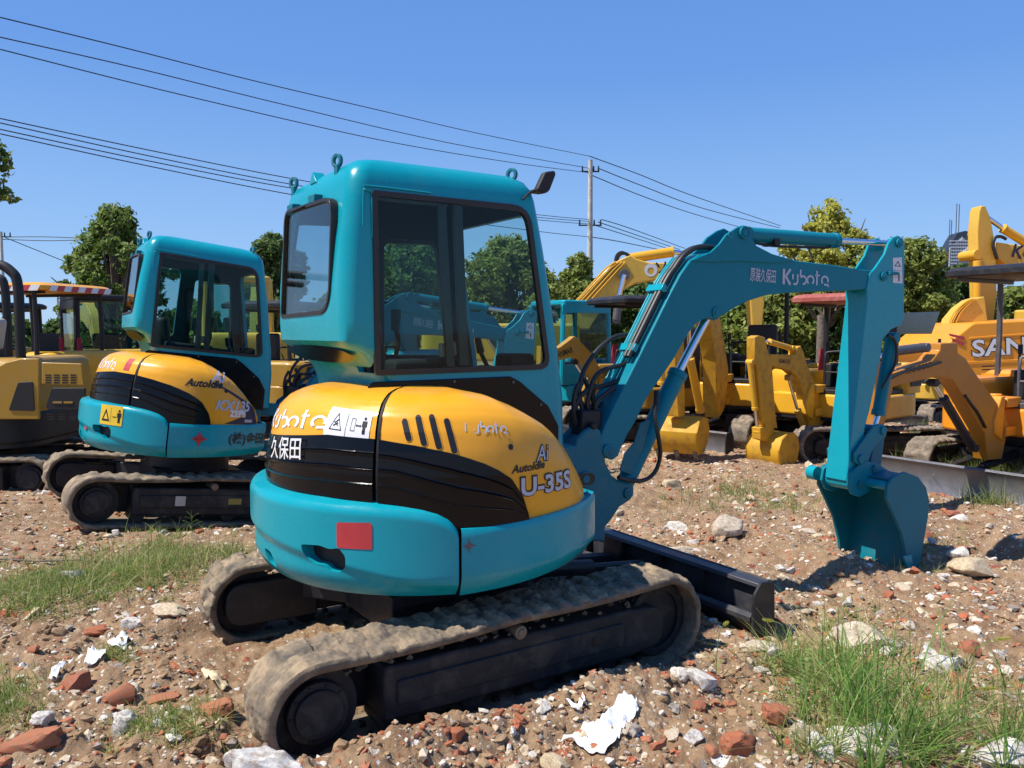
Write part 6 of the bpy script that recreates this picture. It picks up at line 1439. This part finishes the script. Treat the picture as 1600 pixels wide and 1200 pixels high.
# individual fragments
rs = np.random.RandomState(11)
kinds = [('brick', 'brick_fragment', 'small broken red brick piece lying in the rubble', 'brick', 'loose brick fragments', .55), ('stone', 'stone', 'small cream coloured stone lying in the rubble', 'stone', 'loose cream stones', 0.), ('chalk', 'mortar_lump', 'small white lump of old mortar lying in the rubble', 'mortar lump', 'loose white mortar lumps', .15), ('clod', 'soil_clod', 'small brown clod of dry soil', 'clod', 'dry soil clods', 0.)]
protos = {k[0]: [rock_mesh(k[1], 100 + 7 * i + j, 2, (1, rs.uniform(.55, .9), rs.uniform(.35, .7)), .35, k[5], [M[k[0]]]) for j in range(5)] for i, k in enumerate(kinds)}
def mfree(x, y, f=MF, xx=1.12, yy=.92):
    dx, dy = x - f.o.x, y - f.o.y; a, b = dx * f.L.x + dy * f.L.y, dx * f.W.x + dy * f.W.y; return not (abs(a) < xx and abs(b) < yy) and not (1.35 < a < 1.66 and abs(b) < .9)
cnt = 0
while cnt < 250:
    px = rs.uniform(-20, 1620); py = rs.uniform(800, 1200) if rs.rand() < .85 else rs.uniform(740, 830)
    g = ground(px, py, .04)
    if not (mfree(g.x, g.y) and mfree(g.x, g.y, AF)): continue
    wpx = (9 + 34 * rs.rand() ** 1.8) * (.45 + .9 * (py - 700) / 500) * (.7 if rs.rand() < .6 else 1.25); r = wpx / FPX * g.y / 2
    k = kinds[rs.choice(4, p=[.27, .30, .28, .15])]; put_rock(k[1], protos[k[0]][rs.randint(5)], g.x, g.y, r, rs.uniform(0, 6.28), k[2], k[3], k[4], .25, rs.uniform(-.4, .4), rs.uniform(-.4, .4)); cnt += 1
# gravel, uncountable
def pebble_mat():
    m, nt, b = nodes('rubble_chips'); g = nt.nodes.new('ShaderNodeNewGeometry')
    c = ramp(nt, [(0, (.43, .12, .06)), (.13, (.34, .10, .055)), (.22, (.62, .52, .38)), (.36, (.55, .45, .32)), (.46, (.72, .68, .61)), (.55, (.34, .225, .13)), (.78, (.26, .165, .095)), (.93, (.30, .28, .26))], g.outputs['Random Per Island'], 'CONSTANT').outputs[0]
    n = noise(nt, g.outputs['Position'], 30, 5, .65); k = ramp(nt, [(.4, (0, 0, 0)), (.65, (.7,) * 3)], n).outputs[0]
    nt.links.new(mixc(nt, k, c, (.33, .22, .13)), b.inputs['Base Color']); b.inputs['Roughness'].default_value = .95; b.inputs['Specular IOR Level'].default_value = .15
    bump(nt, b, noise(nt, g.outputs['Position'], 160, 4, .7), .5, .003); return m
def gravel(seed=21, n=62000, size=None, name='gravel', label='loose chips of brick, stone and mortar strewn over the lot', sub=1, far=26.):
    rs = np.random.RandomState(seed); bm = bmesh.new(); bmesh.ops.create_icosphere(bm, subdivisions=sub, radius=1.); bm.verts.index_update()
    B = np.array([v.co for v in bm.verts]); FF = np.array([[v.index for v in f.verts] for f in bm.faces]); bm.free()
    t = rs.rand(n) ** .85; rr_ = 2.2 * np.exp(t * math.log(far / 2.2)); th = np.radians(rs.uniform(-48, 48, n)); X = rr_ * np.sin(th); Y = rr_ * np.cos(th)
    # clusters: thin out where noise is low
    keep = vn(X * 1.3, Y * 1.3, 51) + .5 * vn(X * 4, Y * 4, 52) > rs.uniform(-.9, .35, n); X, Y, rr_ = X[keep], Y[keep], rr_[keep]
    dx, dy = X - MF.o.x, Y - MF.o.y; a = dx * MF.L.x + dy * MF.L.y; b = dx * MF.W.x + dy * MF.W.y; keep = ~((np.abs(a) < 1.08) & (np.abs(b) < .88)); X, Y, rr_ = X[keep], Y[keep], rr_[keep]; n = len(X)
    s = (.0035 + .010 * rs.rand(n) ** 2.6 + .012 * (rs.rand(n) < .05)) * (1 + rr_ / 7.5)
    if size is not None: s = size[0] + (size[1] - size[0]) * rs.rand(n) ** 3.; s = s * (.5 + rr_ / 9)
    Z = gz(X, Y) + s * (-.12 if size is not None else .1)
    D = B[None] * (1 + .35 * rs.uniform(-1, 1, (n, len(B), 1))); D = D * np.stack([np.ones(n), rs.uniform(.5, 1, n), rs.uniform(.3, .8, n)], 1)[:, None]
    ang = rs.uniform(0, 6.28, n); c, s_ = np.cos(ang)[:, None], np.sin(ang)[:, None]; x = D[..., 0] * c - D[..., 1] * s_; y = D[..., 0] * s_ + D[..., 1] * c; tl = rs.uniform(-.5, .5, (n, 1)); z = D[..., 2] + x * tl
    V = np.stack([x, y, z], -1) * s[:, None, None] + np.stack([X, Y, Z], -1)[:, None]; F = (FF[None] + (np.arange(n) * len(B))[:, None, None]).reshape(-1, 3)
    o = link(bpy.data.objects.new(name, npmesh(name, V.reshape(-1, 3), F, [pebble_mat()]))); tag(o, label, 'rubble', kind='stuff')
gravel()
gravel(7, 9500, (.010, .042), 'rubble_pieces', 'bigger broken pieces of brick, mortar and soil strewn over the lot', 2, 13.)
# ================================================================ grass and weeds
def blades(name, pts, hts, wid, mat, label, cat='grass', kind='stuff', seed=0, lean=.55, parent=None, seg=4, droop=.6):
    rs = np.random.RandomState(seed); P = np.asarray(pts, float); n = len(P); H = np.asarray(hts, float)[:, None]
    ang = rs.uniform(0, 6.28, n); ln = (np.abs(rs.normal(0, lean, n)))[:, None]; d = np.stack([np.cos(ang), np.sin(ang)], 1)
    Z0 = gz(P[:, 0], P[:, 1]) - .01; t = np.linspace(0, 1, seg + 1)[None]
    x = P[:, 0:1] + d[:, 0:1] * H * (ln * t + droop * ln * t * t); y = P[:, 1:2] + d[:, 1:2] * H * (ln * t + droop * ln * t * t); z = Z0[:, None] + H * (t - .32 * (ln + .3) * t * t)
    fa = rs.uniform(0, 6.28, n); wx = (np.cos(fa)[:, None]) * wid * (1 - t * .93) * (.6 + .8 * rs.rand(n, 1)); wy = (np.sin(fa)[:, None]) * wid * (1 - t * .93)
    A_ = np.stack([x - wx, y - wy, z], -1); B_ = np.stack([x + wx, y + wy, z], -1); V = np.stack([A_, B_], 2).reshape(n, -1, 3); k = 2 * (seg + 1)
    f = np.array([[2 * i, 2 * i + 1, 2 * i + 3, 2 * i + 2] for i in range(seg)]); F = (f[None] + (np.arange(n) * k)[:, None, None]).reshape(-1, 4)
    o = link(bpy.data.objects.new(name, npmesh(name, V.reshape(-1, 3), F, [mat])), parent)
    if kind: tag(o, label, cat, kind=kind)
    return o
def patch(rs, spots, n, dens=.9):
    """spots: (px, py, rx_px, ry_px, weight)"""
    out = []; w = np.array([s[4] for s in spots], float); w /= w.sum()
    while len(out) < n:
        s = spots[rs.choice(len(spots), p=w)]; a = rs.normal(0, .5, 2); g = ground(s[0] + a[0] * s[2], s[1] + a[1] * s[3], .03)
        if mfree(g.x, g.y, MF, 1.1, .9) and mfree(g.x, g.y, AF, 1.05, .9) and g.y > 1: out.append((g.x, g.y))
    P = np.array(out); k = rs.randint(0, max(1, n // 14), n); C_ = P[k]; t = rs.rand(n, 1); m = (rs.rand(n, 1) < dens); P2 = C_ + rs.normal(0, .018, (n, 2)) * (P[:, 1:2] / 4); return np.where(m, P2, P)
rs = np.random.RandomState(77)
P = patch(rs, [(40, 945, 90, 36, 1.2), (120, 925, 110, 32, 1.6), (210, 905, 110, 36, 2.), (250, 880, 70, 30, 1.4), (320, 885, 70, 20, .6), (350, 872, 40, 12, .4)], 7000)
blades('grass', P, rs.uniform(.04, .20, len(P)) * rs.uniform(.6, 1.1, len(P)), .003, M['grass'], 'patch of fine green grass left of the far track', seed=1, lean=.75)
P = patch(rs, [(10, 1110, 50, 50, 1.), (180, 1040, 30, 14, .2), (260, 1165, 80, 26, .5), (300, 1140, 60, 26, .3), (170, 835, 160, 10, .3), (60, 760, 90, 10, .2)], 2600)
blades('grass', P, rs.uniform(.03, .11, len(P)), .0025, M['grass'], 'scattered small tufts at the left side', seed=2)
P = patch(rs, [(1290, 1040, 90, 40, 1.4), (1240, 1050, 60, 30, 1.1), (1330, 1100, 100, 60, 1.6), (1400, 1150, 110, 60, 1.8), (1500, 1120, 80, 70, 1.), (1590, 1150, 50, 70, 1.2), (1330, 980, 60, 30, .5), (1280, 1180, 60, 20, .8)], 2500)
blades('grass', P, rs.uniform(.03, .22, len(P)), .0031, M['grass'], 'ragged green grass in the bottom right corner', seed=3, lean=.8)
P = patch(rs, [(1330, 1060, 120, 70, 1.), (1480, 1120, 90, 60, .8), (230, 900, 120, 30, .8), (1560, 745, 80, 20, .5)], 700, .5)
blades('straw', P, rs.uniform(.08, .34, len(P)), .0018, M['straw'], 'thin dry straws among the green grass', seed=14, lean=.9, seg=6, droop=.7)
P = patch(rs, [(1385, 1170, 70, 50, 1.5), (1320, 1090, 60, 50, 1.), (1460, 1160, 60, 50, .8), (1590, 1180, 40, 50, .8), (1420, 1050, 120, 60, .6)], 520, .5)
blades('tall_grass', P, rs.uniform(.18, .46, len(P)), .0042, M['grass2'], 'long arching grass blades in the bottom right corner', seed=4, lean=.42, seg=6, droop=.9)
P = patch(rs, [(1560, 750, 90, 24, 1.6), (1490, 735, 60, 14, 1.), (1470, 715, 40, 14, .8), (1590, 710, 40, 20, 1.), (1440, 690, 30, 14, .5), (1430, 745, 60, 14, .5), (1580, 785, 60, 10, .4)], 5200)
blades('grass', P, rs.uniform(.10, .34, len(P)), .0042, M['grass'], 'tall grass growing round the orange excavator blade', seed=5, lean=.45)
P = patch(rs, [(1150, 770, 60, 14, 1.), (1205, 722, 30, 8, .5), (1300, 760, 90, 30, .4), (1100, 800, 120, 30, .4), (1230, 790, 60, 14, .5), (980, 740, 60, 20, .2), (1440, 870, 80, 40, .3)], 2600)
blades('grass', P, rs.uniform(.04, .13, len(P)), .003, M['grass'], 'thin grass scattered between the blade and the yellow machines', seed=6)
P = patch(rs, [(1420, 600, 110, 9, 1.5), (1500, 606, 80, 8, 1.), (1300, 604, 60, 5, .5)], 5000)
blades('grass', P, rs.uniform(.1, .3, len(P)), .012, M['grass'], 'strip of grass on the far field right of the teal arm', seed=8)
def foxtail(px, py, h, lean, az, label, head=.055):
    g = gnd(px, py); r = empty('foxtail_plant', Matrix.Translation((g.x, g.y, gz1(g.x, g.y))), label, 'weed', 'foxtail weeds')
    d = Vector((math.cos(az), math.sin(az), 0)); pts = [Vector((0, 0, 0)), d * lean * .12 * h + Vector((0, 0, h * .45)), d * lean * .45 * h + Vector((0, 0, h * .85)), d * lean * h + Vector((0, 0, h * .93))]
    MB().tube(pts, [.0022, .0013], 5).build('stem', M['grass2'], r)
    rs = np.random.RandomState(int(px)); n = 420; t = rs.rand(n); a, b = pts[2], pts[3]; e = b + (b - a).normalized() * head + Vector((0, 0, -head * .35)); C_ = np.array([list((b).lerp(e, float(q))) for q in t]); q = rs.normal(size=(n, 3)); q /= np.linalg.norm(q, axis=1)[:, None]; w = .0075 * np.sin(np.pi * (.15 + .8 * t))[:, None]
    tip = C_ + q * (w + .006); side = np.cross(q, rs.normal(size=(n, 3))) ; side /= np.linalg.norm(side, axis=1)[:, None]; V = np.stack([C_ - side * .0008, C_ + side * .0008, tip], 1).reshape(-1, 3)
    link(bpy.data.objects.new('seed_head', npmesh('seed_head', V, np.arange(3 * n).reshape(n, 3), [M['leaf3']])), r)
    m = MB()
    for k in range(4):
        a_ = az + k * 1.7; dd = Vector((math.cos(a_), math.sin(a_), 0)); z0 = h * (.08 + .14 * k); L_ = h * .45; s = Vector((-dd.y, dd.x, 0)) * .0035
        p = [Vector((0, 0, z0)), dd * L_ * .4 + Vector((0, 0, z0 + L_ * .4)), dd * L_ * .8 + Vector((0, 0, z0 + L_ * .45))]
        m.add([p[0] - s * .5, p[0] + s * .5, p[1] + s, p[1] - s, p[2]], [(0, 1, 2, 3), (3, 2, 4)])
    m.build('leaf', M['grass2'], r, smooth=0)
foxtail(1500, 1150, .42, .32, .1, 'foxtail weed with the tallest drooping head at the right', .07); foxtail(1480, 1190, .30, .4, .1, 'foxtail weed with a long green head near the bottom right', .08)
foxtail(1235, 1035, .22, .4, 2.6, 'foxtail weed leaning left at the rim of the tall grass', .05); foxtail(1118, 1065, .24, .35, .9, 'pale foxtail stem in front of the blade end', .05); foxtail(1405, 1190, .24, .45, .4, 'short foxtail weed in the middle of the tall grass', .05); foxtail(1590, 1120, .26, .3, -.3, 'foxtail weed by the right edge', .06)
def broadleaf(px, py, h, n, size, label, seed, name='leafy_weed', spread=.5):
    g = gnd(px, py); r = empty(name, Matrix.Translation((g.x, g.y, gz1(g.x, g.y))), label, 'weed', None); rs = np.random.RandomState(seed); st = MB(); lf = MB()
    for i in range(n):
        a = i * 2.4 + rs.uniform(-.3, .3); t = (i + 1) / n; z = h * t; base = Vector((.01 * math.cos(a), .01 * math.sin(a), z * .8)); d = Vector((math.cos(a), math.sin(a), 0)); L_ = spread * h * (1.1 - .7 * t) + .01; c = base + d * L_ + Vector((0, 0, h * .12)); st.tube([(0, 0, z * .6), base, c], .0016, 4, False)
        s = Vector((-d.y, d.x, 0)); k = size * (1.1 - .5 * t); up = Vector((0, 0, 1)); pts = [c, c + d * k * .4 + s * k * .45 + up * k * .1, c + d * k * .9 + s * k * .35, c + d * k * 1.4 - up * k * .15, c + d * k * .9 - s * k * .35, c + d * k * .4 - s * k * .45 + up * k * .1]
        lf.add(pts, [(0, 1, 2, 3), (0, 3, 4, 5)])
    st.tube([(0, 0, 0), (0, 0, h)], [.003, .0012], 5, False); st.build('stem', M['grass2'], r); lf.build('leaf', M['grass2'], r, smooth=0)
broadleaf(1290, 1062, .16, 12, .035, 'broad-leaved green weed at the left of the tall grass', 3); broadleaf(1272, 1095, .14, 12, .04, 'broad-leaved weed at the lower left rim of the tall grass', 13); broadleaf(1352, 1070, .18, 14, .03, 'taller leafy weed in the middle of the tall grass', 14); broadleaf(1240, 1058, .12, 12, .03, 'small leafy weed near the end of the blade', 15); broadleaf(1325, 1040, .13, 10, .03, 'leafy weed just behind the broad-leaved one', 4); broadleaf(14, 762, .30, 16, .018, 'thin upright weed by the left edge in front of the ochre machine', 5, spread=.25)
broadleaf(300, 832, .18, 10, .014, 'thin weed in front of the farther track', 6, spread=.3); broadleaf(600, 1168, .10, 8, .006, 'tiny seedling in front of the near track', 7, spread=.25); broadleaf(1218, 1100, .06, 8, .02, 'low leafy sprout left of the tall grass', 8, spread=.8)
# white plastic
def sheet(name, pts, label, seed, mat='white', amp=.02, nx=34):
    g = [gnd(*p, .012) for p in pts]; c = sum(g, Vector()) / len(g); P = [(p.x - c.x, p.y - c.y) for p in g]; art = slice_art(art_poly(P), .012); rs = np.random.RandomState(seed); V = np.array(art[0]); x, y = V[:, 0], V[:, 1]
    z = gz(x + c.x, y + c.y) + .012 + amp * np.abs(vn(x * 14 + seed, y * 14, 61)) + amp * .6 * np.abs(vn(x * 34 + y * 20, y * 34, 62)) + amp * .2 * vn(x * 90, y * 90, 63)
    m = MB(); m.add([(a, b, q) for a, b, q in zip(x, y, z)], art[1]); o = m.build(name, M[mat], smooth=70); o.location = (c.x, c.y, 0); s = o.modifiers.new('solid', 'SOLIDIFY'); s.thickness = .0012; tag(o, label, 'plastic scrap')
M['plastic'] = plain('crumpled_plastic', (.86, .86, .88), .35); M['paper'] = plain('yellowed_card', (.72, .58, .36), .7)
sheet('plastic_sheet', [(872, 1166), (905, 1168), (945, 1174), (962, 1160), (985, 1136), (994, 1112), (998, 1102), (975, 1099), (957, 1106), (950, 1116), (930, 1132), (900, 1152)], 'crumpled white plastic sheet lying in front of the near track', 3, 'plastic', .016)
sheet('plastic_scrap', [(884, 1124), (902, 1126), (918, 1102), (910, 1092), (900, 1108)], 'small curled white plastic strip above the big white sheet', 4, 'plastic', .015)
sheet('card_scrap', [(314, 1048), (322, 1046), (340, 1056), (358, 1074), (348, 1078), (330, 1062)], 'torn yellowish card left of the near track', 5, 'paper', .012)
sheet('plastic_scrap', [(130, 1040), (148, 1018), (166, 1018), (164, 1030), (150, 1040)], 'twisted white plastic scrap on the ground at left', 6, 'plastic', .03)
sheet('plastic_scrap', [(74, 1050), (84, 1044), (116, 1036), (96, 1054), (82, 1058)], 'thin white scrap left of the twisted plastic', 7, 'plastic', .02)
sheet('plastic_scrap', [(168, 1008), (188, 996), (208, 1000), (196, 1010), (176, 1016)], 'pale crumpled scrap near the grey-white lump', 8, 'plastic', .02)
p = [ground(*q, .05) for q in ((-10, 886), (60, 888), (130, 888), (215, 884))]
o = MB().tube([(q.x, q.y, gz1(q.x, q.y) + .02) for q in p], .008, 8).build('iron_rod', M['rust']); tag(o, 'thin dark rod lying along the top of the left grass', 'rod')
